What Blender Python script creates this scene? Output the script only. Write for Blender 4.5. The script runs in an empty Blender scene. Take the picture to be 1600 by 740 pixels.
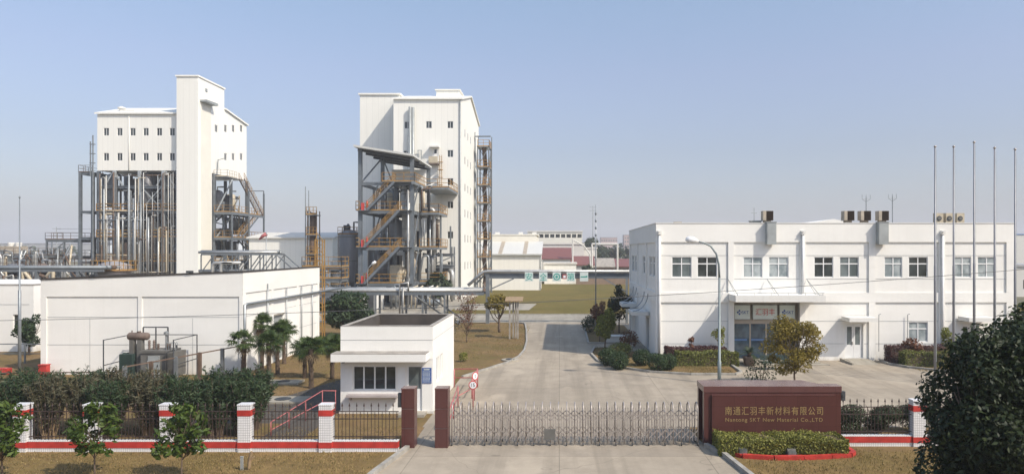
import bpy, math, random
import numpy as np
from mathutils import Vector, Matrix
random.seed(7)
rng = np.random.default_rng(7)
R = math.radians
S = bpy.context.scene
COL = S.collection

# ------------------------------------------------------------------ camera, world, sun, exposure
EYE = 7.0
HAZE = 0.0006
cam = bpy.data.cameras.new("camera")
cam.lens = 24.75
cam.sensor_width = 36.0
cam.shift_x = -0.04625
cam.shift_y = 0.01375
cam.clip_start = 0.1
cam.clip_end = 12000
camo = bpy.data.objects.new("camera", cam)
COL.objects.link(camo)
camo.location = (0, 0, EYE)
camo.rotation_euler = (R(90), 0, 0)
S.camera = camo

SUN_DIR = Vector((7.2, -4.9, 8.6)).normalized()      # towards the sun
SUN_EL = math.asin(SUN_DIR.z)
SUN_AZ = math.atan2(SUN_DIR.x, SUN_DIR.y)            # from +Y, clockwise
world = bpy.data.worlds.new("World")
S.world = world
world.use_nodes = True
wn = world.node_tree
wn.nodes.clear()
sky = wn.nodes.new("ShaderNodeTexSky")
sky.sky_type = 'NISHITA'
sky.sun_disc = False
sky.sun_elevation = SUN_EL
sky.sun_rotation = SUN_AZ
sky.air_density = 1.4
sky.dust_density = 2.2
sky.ozone_density = 5.0
bg = wn.nodes.new("ShaderNodeBackground")
bg.inputs[1].default_value = 0.15
wo = wn.nodes.new("ShaderNodeOutputWorld")
# thin mist tints the sky towards lavender near the horizon
tc = wn.nodes.new("ShaderNodeTexCoord"); sz_ = wn.nodes.new("ShaderNodeSeparateXYZ"); wn.links.new(tc.outputs["Generated"], sz_.inputs[0])
rp = wn.nodes.new("ShaderNodeValToRGB"); wn.links.new(sz_.outputs[2], rp.inputs[0])
rp.color_ramp.elements[0].position = .04; rp.color_ramp.elements[0].color = (.74, .72, .86, 1)
rp.color_ramp.elements[1].position = .6; rp.color_ramp.elements[1].color = (1, 1, .96, 1)
for p_, c_ in ((.137, (.76, .67, .735)), (.24, (.91, .755, .775)), (.34, (.96, .85, .81))):
    e_ = rp.color_ramp.elements.new(p_); e_.color = (*c_, 1)
mx = wn.nodes.new("ShaderNodeMix"); mx.data_type = 'RGBA'; mx.blend_type = 'MULTIPLY'; mx.inputs[0].default_value = 1
wn.links.new(sky.outputs[0], mx.inputs[6]); wn.links.new(rp.outputs[0], mx.inputs[7])
wn.links.new(mx.outputs[2], bg.inputs[0])
wn.links.new(bg.outputs[0], wo.inputs[0])

sl = bpy.data.lights.new("sun", 'SUN')
sl.energy = 3.4
sl.angle = R(0.55)
sl.color = (1.0, 0.91, 0.79)
so = bpy.data.objects.new("sun", sl)
COL.objects.link(so)
so.rotation_euler = (-SUN_DIR).to_track_quat('-Z', 'Y').to_euler()
so.location = (60, -40, 80)

S.view_settings.view_transform = 'Standard'
S.view_settings.look = 'None'
S.view_settings.gamma = 1
S.view_settings.exposure = 0.5
S.cycles.max_bounces = 6
S.cycles.diffuse_bounces = 3
S.cycles.transparent_max_bounces = 8
S.cycles.volume_bounces = 0

# ------------------------------------------------------------------ materials
MATS = {}
def newmat(name):
    m = bpy.data.materials.new(name)
    m.use_nodes = True
    nt = m.node_tree
    b = nt.nodes["Principled BSDF"]
    return m, nt, b
def N(nt, t, **kw):
    n = nt.nodes.new(t)
    for k, v in kw.items():
        setattr(n, k, v)
    return n
def ramp2(nt, fac, c0, c1, p0=0.3, p1=0.7):
    r = N(nt, "ShaderNodeValToRGB")
    r.color_ramp.elements[0].position = p0
    r.color_ramp.elements[1].position = p1
    r.color_ramp.elements[0].color = (*c0, 1)
    r.color_ramp.elements[1].color = (*c1, 1)
    nt.links.new(fac, r.inputs[0])
    return r.outputs[0]
def noise(nt, vec, scale, detail=4, rough=0.55):
    n = N(nt, "ShaderNodeTexNoise")
    n.inputs["Scale"].default_value = scale
    n.inputs["Detail"].default_value = detail
    n.inputs["Roughness"].default_value = rough
    nt.links.new(vec, n.inputs["Vector"])
    return n.outputs[0]
def wpos(nt, sx=1, sy=1, sz=1):
    g = N(nt, "ShaderNodeNewGeometry")
    m = N(nt, "ShaderNodeMapping")
    m.inputs["Scale"].default_value = (sx, sy, sz)
    nt.links.new(g.outputs["Position"], m.inputs["Vector"])
    return m.outputs[0]
def mixc(nt, fac, a, b, mode='MIX'):
    m = N(nt, "ShaderNodeMix", data_type='RGBA', blend_type=mode)
    for sock, v in ((m.inputs[0], fac), (m.inputs[6], a), (m.inputs[7], b)):
        if isinstance(v, (int, float)): sock.default_value = v
        elif isinstance(v, tuple): sock.default_value = (*v, 1)
        else: nt.links.new(v, sock)
    return m.outputs[2]
def bump(nt, b, h, strength=0.3, dist=0.02):
    n = N(nt, "ShaderNodeBump")
    n.inputs["Strength"].default_value = strength
    n.inputs["Distance"].default_value = dist
    nt.links.new(h, n.inputs["Height"])
    nt.links.new(n.outputs[0], b.inputs["Normal"])
def simple(name, c, rough=0.6, metal=0.0, var=0.18, scale=1.5, bmp=0.0, zs=1.0, emit=None, spec=None):
    """paint / metal / plaster with uneven tone"""
    if name in MATS: return MATS[name]
    m, nt, b = newmat(name)
    v = wpos(nt, 1, 1, zs)
    f = noise(nt, v, scale, 6, 0.6)
    lo = tuple(x * (1 - var) for x in c)
    hi = tuple(min(1, x * (1 + var * 0.5)) for x in c)
    nt.links.new(ramp2(nt, f, lo, hi), b.inputs["Base Color"])
    b.inputs["Roughness"].default_value = rough
    b.inputs["Metallic"].default_value = metal
    if spec is not None: b.inputs["Specular IOR Level"].default_value = spec
    if bmp: bump(nt, b, noise(nt, v, scale * 8, 4), bmp)
    MATS[name] = m
    return m

def plaster(name, c, stain=0.25):
    m, nt, b = newmat(name)
    broad = noise(nt, wpos(nt, .35, .35, .5), 1.0, 5)
    streak = noise(nt, wpos(nt, 5, 5, .22), 1.0, 6, .7)
    fine = noise(nt, wpos(nt), 9, 5)
    col = ramp2(nt, broad, tuple(x * .93 for x in c), c, .35, .65)
    col = mixc(nt, ramp2(nt, streak, (stain * .45,) * 3, (0, 0, 0), .25, .5), col, (.50, .47, .41))
    # splashed dirt at the foot of the wall, ragged upper edge
    gz_ = N(nt, "ShaderNodeNewGeometry"); sz2 = N(nt, "ShaderNodeSeparateXYZ"); nt.links.new(gz_.outputs["Position"], sz2.inputs[0])
    ad_ = N(nt, "ShaderNodeMath", operation='ADD'); nt.links.new(sz2.outputs[2], ad_.inputs[0])
    nm_ = N(nt, "ShaderNodeMath", operation='MULTIPLY'); nt.links.new(noise(nt, wpos(nt, 1.6, 1.6, .8), 1.0, 6, .7), nm_.inputs[0]); nm_.inputs[1].default_value = 1.5
    nt.links.new(nm_.outputs[0], ad_.inputs[1])
    col = mixc(nt, ramp2(nt, ad_.outputs[0], (.5,) * 3, (0, 0, 0), .62, 1.0), col, (.42, .37, .29))
    pt_ = noise(nt, wpos(nt, .25, .25, .9), 1.0, 2, .4)
    col = mixc(nt, ramp2(nt, pt_, (0, 0, 0), (.16,) * 3, .56, .60), col, (.66, .64, .58))
    nt.links.new(col, b.inputs["Base Color"])
    b.inputs["Roughness"].default_value = .85
    b.inputs["Specular IOR Level"].default_value = .2
    bump(nt, b, fine, .15, .01)
    MATS[name] = m
plaster("white_render", (.80, .785, .735))
plaster("weathered_render", (.70, .69, .65), .4)
plaster("cream_render", (.74, .71, .62), .3)

def cladding(name, c, pitch=.9):
    m, nt, b = newmat(name)
    g = N(nt, "ShaderNodeNewGeometry")
    sx = N(nt, "ShaderNodeSeparateXYZ"); nt.links.new(g.outputs["Position"], sx.inputs[0])
    add = N(nt, "ShaderNodeMath", operation='ADD'); nt.links.new(sx.outputs[0], add.inputs[0]); nt.links.new(sx.outputs[1], add.inputs[1])
    mul = N(nt, "ShaderNodeMath", operation='MULTIPLY'); nt.links.new(add.outputs[0], mul.inputs[0]); mul.inputs[1].default_value = 1 / pitch
    pp = N(nt, "ShaderNodeMath", operation='PINGPONG'); nt.links.new(mul.outputs[0], pp.inputs[0]); pp.inputs[1].default_value = .5
    seam = N(nt, "ShaderNodeMath", operation='LESS_THAN'); nt.links.new(pp.outputs[0], seam.inputs[0]); seam.inputs[1].default_value = .05
    streak = noise(nt, wpos(nt, 1.2, 1.2, .06), 1.0, 6, .7)
    col = mixc(nt, ramp2(nt, streak, (.14,) * 3, (0, 0, 0), .28, .55), c, (.55, .54, .47))
    col = mixc(nt, seam.outputs[0], col, tuple(x * .93 for x in c))
    nt.links.new(col, b.inputs["Base Color"])
    b.inputs["Roughness"].default_value = .55
    b.inputs["Specular IOR Level"].default_value = .3
    bump(nt, b, pp.outputs[0], .12, .02)
    MATS[name] = m
cladding("white_cladding", (.80, .785, .72))
cladding("pale_roof_sheet", (.55, .55, .52), 1.1)

def concrete(name, c, sx, sy, seam=.55):
    m, nt, b = newmat(name)
    p = wpos(nt)
    br = N(nt, "ShaderNodeTexBrick")
    br.offset = 0; br.inputs["Scale"].default_value = 1
    br.inputs["Brick Width"].default_value = sx; br.inputs["Row Height"].default_value = sy
    br.inputs["Mortar Size"].default_value = .022; br.inputs["Mortar Smooth"].default_value = .3
    br.inputs["Color1"].default_value = (1, 1, 1, 1); br.inputs["Color2"].default_value = (.80, .81, .84, 1)
    br.inputs["Mortar"].default_value = (seam, seam, seam, 1)
    nt.links.new(p, br.inputs["Vector"])
    broad = noise(nt, p, .16, 6, .62)
    mid = noise(nt, p, 1.1, 8, .7)
    fine = noise(nt, p, 22, 4)
    col = ramp2(nt, broad, tuple(x * .80 for x in c), tuple(x * 1.08 for x in c), .3, .68)
    col = mixc(nt, ramp2(nt, mid, (.6,) * 3, (0, 0, 0), .32, .58), col, tuple(x * .66 for x in c))
    col = mixc(nt, .8, col, br.outputs["Color"], 'MULTIPLY')
    col = mixc(nt, ramp2(nt, fine, (.18,) * 3, (0, 0, 0), .35, .6), col, tuple(x * .6 for x in c))
    # tyre marks along the drive and damp patches
    trk = noise(nt, wpos(nt, 1.1, .035, 1), 1.0, 5, .6)
    col = mixc(nt, ramp2(nt, trk, (.5,) * 3, (0, 0, 0), .36, .52), col, tuple(x * .5 for x in c))
    oil = noise(nt, wpos(nt, 1.3, 1.3, 1), .9, 3, .5)
    col = mixc(nt, ramp2(nt, oil, (.55,) * 3, (0, 0, 0), .25, .33), col, tuple(x * .35 for x in c))
    blot = noise(nt, wpos(nt, .5, .3, 1), 1.0, 3, .5)
    col = mixc(nt, ramp2(nt, blot, (0, 0, 0), (.4,) * 3, .55, .68), col, tuple(min(1, x * 1.22) for x in c))
    # hairline cracks
    vo = N(nt, "ShaderNodeTexVoronoi", feature='DISTANCE_TO_EDGE'); vo.inputs["Scale"].default_value = .13
    mp = N(nt, "ShaderNodeVectorMath", operation='ADD')
    nz = N(nt, "ShaderNodeTexNoise"); nz.inputs["Scale"].default_value = .5; nt.links.new(p, nz.inputs["Vector"])
    sc = N(nt, "ShaderNodeVectorMath", operation='SCALE'); sc.inputs["Scale"].default_value = 3.0
    nt.links.new(nz.outputs["Color"], sc.inputs[0]); nt.links.new(p, mp.inputs[0]); nt.links.new(sc.outputs[0], mp.inputs[1])
    nt.links.new(mp.outputs[0], vo.inputs["Vector"])
    col = mixc(nt, ramp2(nt, vo.outputs["Distance"], (.45,) * 3, (0, 0, 0), .0008, .004), col, tuple(x * .4 for x in c))
    nt.links.new(col, b.inputs["Base Color"])
    b.inputs["Roughness"].default_value = .9
    b.inputs["Specular IOR Level"].default_value = .25
    bump(nt, b, fine, .25, .01)
    MATS[name] = m
concrete("concrete_slabs", (.395, .335, .255), 5.0, 6.0)
concrete("plain_concrete", (.38, .345, .28), 30, 30, .9)
MATS["asphalt"] = simple("asphalt", (.075, .064, .052), .9, 0, .3, 3, .3)

def turf(name, green, straw, bare, s=1.0, pg=.45):
    m, nt, b = newmat(name)
    p = wpos(nt)
    a = noise(nt, p, .22 * s, 7, .65)
    c = noise(nt, p, 2.2 * s, 8, .75)
    f = noise(nt, p, 26 * s, 5, .7)
    col = ramp2(nt, a, straw, green, pg - .12, pg + .14)
    col = mixc(nt, ramp2(nt, c, (.85,) * 3, (0, 0, 0), .40, .56), col, bare)
    d2 = noise(nt, wpos(nt, .9, .9, 1), .8 * s, 5, .6)
    col = mixc(nt, ramp2(nt, d2, (.55,) * 3, (0, 0, 0), .34, .5), col, tuple(x * .55 for x in straw))
    col = mixc(nt, ramp2(nt, f, (.55,) * 3, (0, 0, 0), .3, .6), col, tuple(x * .45 for x in straw))
    nt.links.new(col, b.inputs["Base Color"])
    b.inputs["Roughness"].default_value = .95
    b.inputs["Specular IOR Level"].default_value = .1
    bump(nt, b, f, .6, .04)
    MATS[name] = m
turf("dry_turf", (.13, .115, .035), (.26, .17, .08), (.165, .11, .06), 1.2, .52)
turf("verge_turf", (.135, .112, .035), (.27, .18, .075), (.16, .11, .05), 1, .55)
turf("green_lawn", (.115, .112, .028), (.19, .145, .045), (.13, .10, .035), .5, .5)
turf("far_fields", (.11, .13, .06), (.22, .20, .13), (.20, .18, .14), .05, .5)

def tiles(name, c, w, h, mortar=.35):
    m, nt, b = newmat(name)
    tc = N(nt, "ShaderNodeNewGeometry")
    sx = N(nt, "ShaderNodeSeparateXYZ"); nt.links.new(tc.outputs["Position"], sx.inputs[0])
    add = N(nt, "ShaderNodeMath", operation='ADD'); nt.links.new(sx.outputs[0], add.inputs[0]); nt.links.new(sx.outputs[1], add.inputs[1])
    cb = N(nt, "ShaderNodeCombineXYZ"); nt.links.new(add.outputs[0], cb.inputs[0]); nt.links.new(sx.outputs[2], cb.inputs[1])
    br = N(nt, "ShaderNodeTexBrick"); br.offset = 0
    br.inputs["Scale"].default_value = 1
    br.inputs["Brick Width"].default_value = w; br.inputs["Row Height"].default_value = h
    br.inputs["Mortar Size"].default_value = .006; br.inputs["Mortar Smooth"].default_value = .2
    br.inputs["Color1"].default_value = (*c, 1); br.inputs["Color2"].default_value = (*[x * .93 for x in c], 1)
    br.inputs["Mortar"].default_value = (*[x * mortar for x in c], 1)
    nt.links.new(cb.outputs[0], br.inputs["Vector"])
    dirt = noise(nt, wpos(nt, 2, 2, 1), 1.2, 6)
    col = mixc(nt, ramp2(nt, dirt, (.3,) * 3, (0, 0, 0), .3, .55), br.outputs["Color"], tuple(x * .6 for x in c))
    nt.links.new(col, b.inputs["Base Color"])
    b.inputs["Roughness"].default_value = .35
    MATS[name] = m
tiles("white_tile", (.78, .77, .76), .065, .085)
tiles("granite", (.092, .034, .030), .75, .72, .55)
MATS["granite"].node_tree.nodes["Principled BSDF"].inputs["Roughness"].default_value = .28
tiles("granite_top", (.13, .06, .055), .8, .6, .6)
MATS["granite_top"].node_tree.nodes["Principled BSDF"].inputs["Roughness"].default_value = .22
tiles("red_roof_tile", (.20, .08, .065), .5, .3, .6)
tiles("brick", (.25, .18, .13), .4, .2, .8)

def glassy(name, c, rough=.06, scale=.9, c2=None):
    m, nt, b = newmat(name)
    f = noise(nt, wpos(nt, 1, 1, .8), scale, 3)
    c2 = c2 or tuple(x * .35 for x in c)
    nt.links.new(ramp2(nt, f, c2, c, .4, .6), b.inputs["Base Color"])  # noise paints uneven reflections of the interior into the glass colour
    b.inputs["Roughness"].default_value = rough
    b.inputs["Specular IOR Level"].default_value = .8
    MATS[name] = m
glassy("dark_glass", (.05, .06, .06))
glassy("grey_glass", (.17, .20, .20), .08, .9, (.08, .10, .10))
glassy("entrance_glass", (.10, .16, .20), .1, 1.2, (.03, .05, .07))
glassy("curtain_glass", (.40, .44, .44), .12, 1.5, (.20, .24, .25))

def foliage(name, dark, light, transl=.25, rough=.55):
    m, nt, b = newmat(name)
    g = N(nt, "ShaderNodeNewGeometry")
    col = ramp2(nt, g.outputs["Random Per Island"], dark, light, 0, 1)
    big = noise(nt, wpos(nt), 1.6, 3)
    col = mixc(nt, ramp2(nt, big, (.5,) * 3, (0, 0, 0), .35, .6), col, tuple((a + c) * .4 for a, c in zip(dark, light)))
    nt.links.new(col, b.inputs["Base Color"])
    b.inputs["Roughness"].default_value = rough
    b.inputs["Specular IOR Level"].default_value = .35
    t = N(nt, "ShaderNodeBsdfTranslucent")
    br = mixc(nt, .5, col, (.5, .6, .1), 'MULTIPLY')
    nt.links.new(col, t.inputs["Color"])
    ms = N(nt, "ShaderNodeMixShader"); ms.inputs[0].default_value = transl
    nt.links.new(b.outputs[0], ms.inputs[1]); nt.links.new(t.outputs[0], ms.inputs[2])
    nt.links.new(ms.outputs[0], nt.nodes["Material Output"].inputs["Surface"])
    MATS[name] = m
foliage("camphor_leaf", (.008, .016, .006), (.048, .068, .02))
foliage("sapling_leaf", (.025, .055, .008), (.10, .145, .02), .3)
foliage("oleander_leaf", (.016, .036, .015), (.065, .10, .038))
foliage("dusty_oleander_leaf", (.04, .042, .022), (.13, .12, .065))
foliage("palm_leaf", (.02, .045, .010), (.085, .125, .025), .3)
foliage("dead_palm_leaf", (.16, .11, .06), (.30, .22, .13), .2)
foliage("golden_leaf", (.13, .105, .015), (.34, .26, .045), .4)
foliage("hedge_leaf", (.05, .07, .016), (.26, .27, .06), .25)
foliage("gold_hedge_leaf", (.07, .085, .015), (.33, .32, .07), .25)
foliage("dark_hedge_leaf", (.02, .035, .012), (.06, .08, .03), .2)
foliage("box_leaf", (.015, .035, .012), (.05, .085, .025), .2)
foliage("lime_leaf", (.11, .13, .02), (.30, .31, .06), .4)
foliage("rust_leaf", (.09, .035, .02), (.24, .10, .05), .3)
foliage("purple_leaf", (.05, .018, .02), (.13, .05, .045), .2)
foliage("far_leaf", (.02, .035, .015), (.06, .08, .035), .1)
foliage("straw_blade", (.13, .11, .03), (.42, .31, .14), .3)

P = simple
P("bark", (.14, .10, .07), .9, 0, .35, 8, .5)
P("palm_bark", (.115, .08, .055), .95, 0, .5, 14, .8)
P("steel_blue", (.165, .185, .20), .5, .3, .25, 1.2)
P("steel_grey", (.24, .26, .27), .45, .5, .25, 1.5)
P("galvanised", (.33, .35, .355), .42, .6, .2, 2)
P("insulated_pipe", (.42, .42, .40), .4, .4, .22, 1.8)
P("stainless", (.42, .375, .34), .42, .45, .2, 3)
P("dark_steel", (.07, .075, .08), .6, .3, .4, 1.5)
P("rusty_steel", (.15, .10, .07), .8, .2, .45, 1.2)
P("yellow_paint", (.36, .20, .05), .6, 0, .25, 2)
P("red_paint", (.46, .038, .028), .55, 0, .35, 3)
P("pink_red_paint", (.42, .12, .12), .55, 0, .2, 2)
P("white_paint", (.76, .76, .74), .45, 0, .1, 2)
P("cream_paint", (.50, .43, .31), .6, 0, .2, 2)
P("green_paint", (.03, .055, .048), .6, 0, .25, 2)
P("blue_paint", (.045, .10, .30), .5, 0, .1, 2)
P("tank_steel", (.22, .22, .225), .5, .4, .35, .7, 0, .15)
P("equipment_grey", (.15, .145, .13), .6, .2, .3, 1.6)
P("equipment_rust", (.17, .125, .10), .7, .1, .35, 2)
P("iron_black", (.065, .043, .036), .55, .3, .3, 3)
P("flashing_dark", (.05, .042, .035), .6, .2, .3, 1)
P("membrane", (.06, .05, .042), .9, 0, .4, .8)
P("coping_stone", (.33, .30, .26), .9, 0, .3, 1.5)
P("kerb_stone", (.34, .32, .28), .9, 0, .35, 2.2)
P("gold_letter", (.56, .41, .19), .35, .6, .1, 3)
P("joint_grey", (.40, .41, .40), .9, 0, .1, 1)
P("pole_grey", (.25, .25, .265), .5, .3, .15, 2)
P("pale_steel", (.40, .43, .44), .5, .3, .2, 2)
P("light_pipe", (.50, .49, .45), .45, .3, .2, 2)
P("lamp_pole_grey", (.20, .235, .235), .5, .2, .15, 2)
P("lamp_white", (.75, .75, .74), .3, 0, .05, 2)
P("louvre_brown", (.06, .038, .025), .6, .2, .3, 8)
P("duct_tan", (.42, .36, .28), .6, .1, .2, 2)
P("duct_grey", (.36, .38, .37), .5, .3, .2, 1.5)
P("letter_red", (.52, .06, .05), .5, 0, .05, 2)
P("letter_blue", (.03, .09, .30), .5, 0, .05, 2)
P("letter_teal", (.02, .33, .26), .5, 0, .05, 2)
P("letter_black", (.02, .02, .02), .5, 0, .05, 2)
P("sign_pale", (.60, .66, .62), .5, 0, .08, 2)
P("sign_white", (.78, .78, .78), .4, 0, .05, 2)
P("blind_white", (.6, .6, .57), .7, 0, .1, 2)
P("door_frame", (.42, .37, .31), .4, .4, .1, 2)
P("copper_pink", (.45, .40, .38), .5, .1, .2, 2)
P("far_white", (.62, .60, .55), .8, 0, .15, .1)
P("far_pink", (.45, .33, .30), .8, 0, .2, .1)
P("far_grey", (.38, .38, .38), .8, 0, .2, .1)
P("far_blue", (.12, .22, .42), .6, 0, .1, .1)
P("wood", (.30, .21, .12), .8, 0, .3, 5)
P("wire_black", (.10, .10, .10), .6, 0, .1, 2)

# ------------------------------------------------------------------ geometry helpers
class MB:
    def __init__(s): s.v = []; s.f = []
    def add(s, vs, fs):
        o = len(s.v); s.v += [tuple(v) for v in vs]; s.f += [tuple(i + o for i in f) for f in fs]; return s
    def box(s, x0, x1, y0, y1, z0, z1):
        if x1 < x0: x0, x1 = x1, x0
        if y1 < y0: y0, y1 = y1, y0
        if z1 < z0: z0, z1 = z1, z0
        return s.add([(x0,y0,z0),(x1,y0,z0),(x1,y1,z0),(x0,y1,z0),(x0,y0,z1),(x1,y0,z1),(x1,y1,z1),(x0,y1,z1)],
              [(0,3,2,1),(4,5,6,7),(0,1,5,4),(1,2,6,5),(2,3,7,6),(3,0,4,7)])
    def beam(s, a, b, w, h=None):
        h = h or w; a = Vector(a); b = Vector(b); d = b - a
        if d.length < 1e-6: return s
        d.normalize(); up = Vector((0,0,1)) if abs(d.z) < .98 else Vector((0,1,0))
        x = d.cross(up).normalized() * w / 2; y = x.cross(d).normalized() * h / 2
        vs = [p + q for p in (a, b) for q in (-x - y, x - y, x + y, -x + y)]
        return s.add(vs, [(0,3,2,1),(4,5,6,7),(0,1,5,4),(1,2,6,5),(2,3,7,6),(3,0,4,7)])
    def tube(s, pts, r, n=8, cap=True):
        pts = [Vector(p) for p in pts]; rs = r if isinstance(r, (list, tuple)) else [r] * len(pts)
        vs = []; fs = []; m = len(pts); prev = None
        for i, p in enumerate(pts):
            d = (pts[min(i+1, m-1)] - pts[max(i-1, 0)])
            d = d.normalized() if d.length > 1e-9 else Vector((0,0,1))
            if prev is None:
                up = Vector((0,0,1)) if abs(d.z) < .9 else Vector((1,0,0))
                x = d.cross(up).normalized()
            else:
                x = (prev - d * prev.dot(d)); x = x.normalized() if x.length > 1e-6 else d.orthogonal().normalized()
            prev = x; y = d.cross(x)
            for k in range(n):
                a = 2 * math.pi * k / n
                vs.append(p + (x * math.cos(a) + y * math.sin(a)) * rs[i])
        for i in range(m - 1):
            for k in range(n):
                fs.append((i*n+k, i*n+(k+1)%n, (i+1)*n+(k+1)%n, (i+1)*n+k))
        if cap:
            fs.append(tuple(range(n))[::-1]); fs.append(tuple((m-1)*n + k for k in range(n)))
        return s.add(vs, fs)
    def lathe(s, prof, c=(0,0,0), n=16, axis='z'):
        vs = []; fs = []; m = len(prof)
        for (r, z) in prof:
            for k in range(n):
                a = 2 * math.pi * k / n
                u, w = r * math.cos(a), r * math.sin(a)
                p = (u, w, z) if axis == 'z' else ((z, u, w) if axis == 'x' else (u, z, w))
                vs.append((c[0]+p[0], c[1]+p[1], c[2]+p[2]))
        for i in range(m-1):
            for k in range(n):
                fs.append((i*n+k, i*n+(k+1)%n, (i+1)*n+(k+1)%n, (i+1)*n+k))
        fs.append(tuple(range(n))[::-1]); fs.append(tuple((m-1)*n + k for k in range(n)))
        return s.add(vs, fs)
    def prism(s, poly, z0, z1):
        n = len(poly)
        vs = [(x,y,z0) for x,y in poly] + [(x,y,z1) for x,y in poly]
        return s.add(vs, [tuple(range(n))[::-1], tuple(range(n, 2*n))] + [(i,(i+1)%n,(i+1)%n+n,i+n) for i in range(n)])
    def prism_yz(s, poly, x0, x1):
        n = len(poly)
        vs = [(x0,y,z) for y,z in poly] + [(x1,y,z) for y,z in poly]
        return s.add(vs, [tuple(range(n))[::-1], tuple(range(n, 2*n))] + [(i,(i+1)%n,(i+1)%n+n,i+n) for i in range(n)])
    def prism_xz(s, poly, y0, y1):
        n = len(poly)
        vs = [(x,y0,z) for x,z in poly] + [(x,y1,z) for x,z in poly]
        return s.add(vs, [tuple(range(n))[::-1], tuple(range(n, 2*n))] + [(i,(i+1)%n,(i+1)%n+n,i+n) for i in range(n)])
    def wall(s, M, u0, u1, z0, z1, holes, t):
        """wall sheet with real openings and reveals; M maps (u, inward, z) to a point"""
        us = sorted({u0, u1} | {h[0] for h in holes} | {h[1] for h in holes})
        zs = sorted({z0, z1} | {h[2] for h in holes} | {h[3] for h in holes})
        us = [u for u in us if u0 <= u <= u1]; zs = [z for z in zs if z0 <= z <= z1]
        for i in range(len(us)-1):
            for j in range(len(zs)-1):
                cu, cz = (us[i]+us[i+1])/2, (zs[j]+zs[j+1])/2
                if any(h[0] < cu < h[1] and h[2] < cz < h[3] for h in holes): continue
                s.add([M(us[i],0,zs[j]),M(us[i+1],0,zs[j]),M(us[i+1],0,zs[j+1]),M(us[i],0,zs[j+1])],[(0,1,2,3)])
        for h in holes:
            a,b,c,d = h[:4]
            q = [(a,c),(b,c),(b,d),(a,d)]
            for k in range(4):
                (p0,p1),(r0,r1) = q[k], q[(k+1)%4]
                s.add([M(p0,0,p1),M(r0,0,r1),M(r0,t,r1),M(p0,t,p1)],[(0,3,2,1)])
        return s

ORG = {}
def link(o):
    COL.objects.link(o); return o
def T(name, label, cat, loc=(0,0,0), group=None, rz=0):
    o = bpy.data.objects.new(name, None); link(o)
    o.empty_display_size = .3
    o.location = loc; o.rotation_euler = (0, 0, rz)
    o["label"] = label; o["category"] = cat
    if group: o["group"] = group
    ORG[o.name] = Vector(loc)
    return o
def mesh_of(mb, name, mat, smooth=False, off=Vector((0,0,0))):
    me = bpy.data.meshes.new(name)
    me.from_pydata([(v[0]-off.x, v[1]-off.y, v[2]-off.z) for v in mb.v], [], mb.f)
    me.materials.append(MATS[mat])
    if smooth:
        me.polygons.foreach_set("use_smooth", [True]*len(me.polygons))
    me.update()
    return me
def part(parent, name, mb, mat, smooth=False, local=False, label=None, stuff=False):
    """one part: verts in world metres (or local=True about the thing's base)"""
    off = Vector((0,0,0)) if local else ORG[parent.name]
    o = bpy.data.objects.new(name, mesh_of(mb, name, mat, smooth, off)); link(o)
    o.parent = parent
    ORG[o.name] = ORG[parent.name]
    if label: o["label"] = label
    if stuff: o["kind"] = "stuff"
    return o
def parts_each(parent, name, mb, mat, per=1):
    """every beam of mb (8 corners) as a part of its own"""
    nb = len(mb.v)//8
    for i in range(0, nb, per):
        q = MB(); k = min(per, nb-i); q.v = mb.v[i*8:(i+k)*8]; q.f = [tuple(j-i*8 for j in f) for f in mb.f[i*6:(i+k)*6]]
        part(parent, name, q, mat)
def put(parent, name, me, loc=(0,0,0), rot=(0,0,0), scale=None, world=True):
    """an object sharing mesh data, placed at world loc under an unrotated thing"""
    o = bpy.data.objects.new(name, me); link(o); o.parent = parent
    off = ORG[parent.name] if world else Vector((0,0,0))
    o.location = Vector(loc) - off; o.rotation_euler = rot
    if scale: o.scale = scale
    ORG[o.name] = Vector(loc) if world else ORG[parent.name] + Vector(loc)
    return o
def solo(name, mb, mat, label, cat, loc=(0,0,0), group=None, smooth=False):
    o = bpy.data.objects.new(name, mesh_of(mb, name, mat, smooth, Vector(loc))); link(o)
    o.location = loc; o["label"] = label; o["category"] = cat
    if group: o["group"] = group
    ORG[o.name] = Vector(loc)
    return o
def ground(name, mb, mat, kind='structure', cat=None, label=None):
    o = bpy.data.objects.new(name, mesh_of(mb, name, mat)); link(o); o["kind"] = kind
    if label: o["label"] = label
    return o
def copy_thing(root, loc, rz=None, label=None, scale=None):
    r = root.copy(); link(r); r.location = loc
    if rz is not None: r.rotation_euler = (0,0,rz)
    if scale: r.scale = scale
    if label: r["label"] = label
    ORG[r.name] = Vector(loc)
    for c in list(root.children):
        d = c.copy(); link(d); d.parent = r
        for g in list(c.children):
            e = g.copy(); link(e); e.parent = d
    return r

def at(px, py, z=0.0):
    """surveyed spot of something standing at height z, from the plan of the site"""
    d = (EYE - z) * 1100 / (py - 392)
    return ((px - 874) * d / 1100, d)

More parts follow.
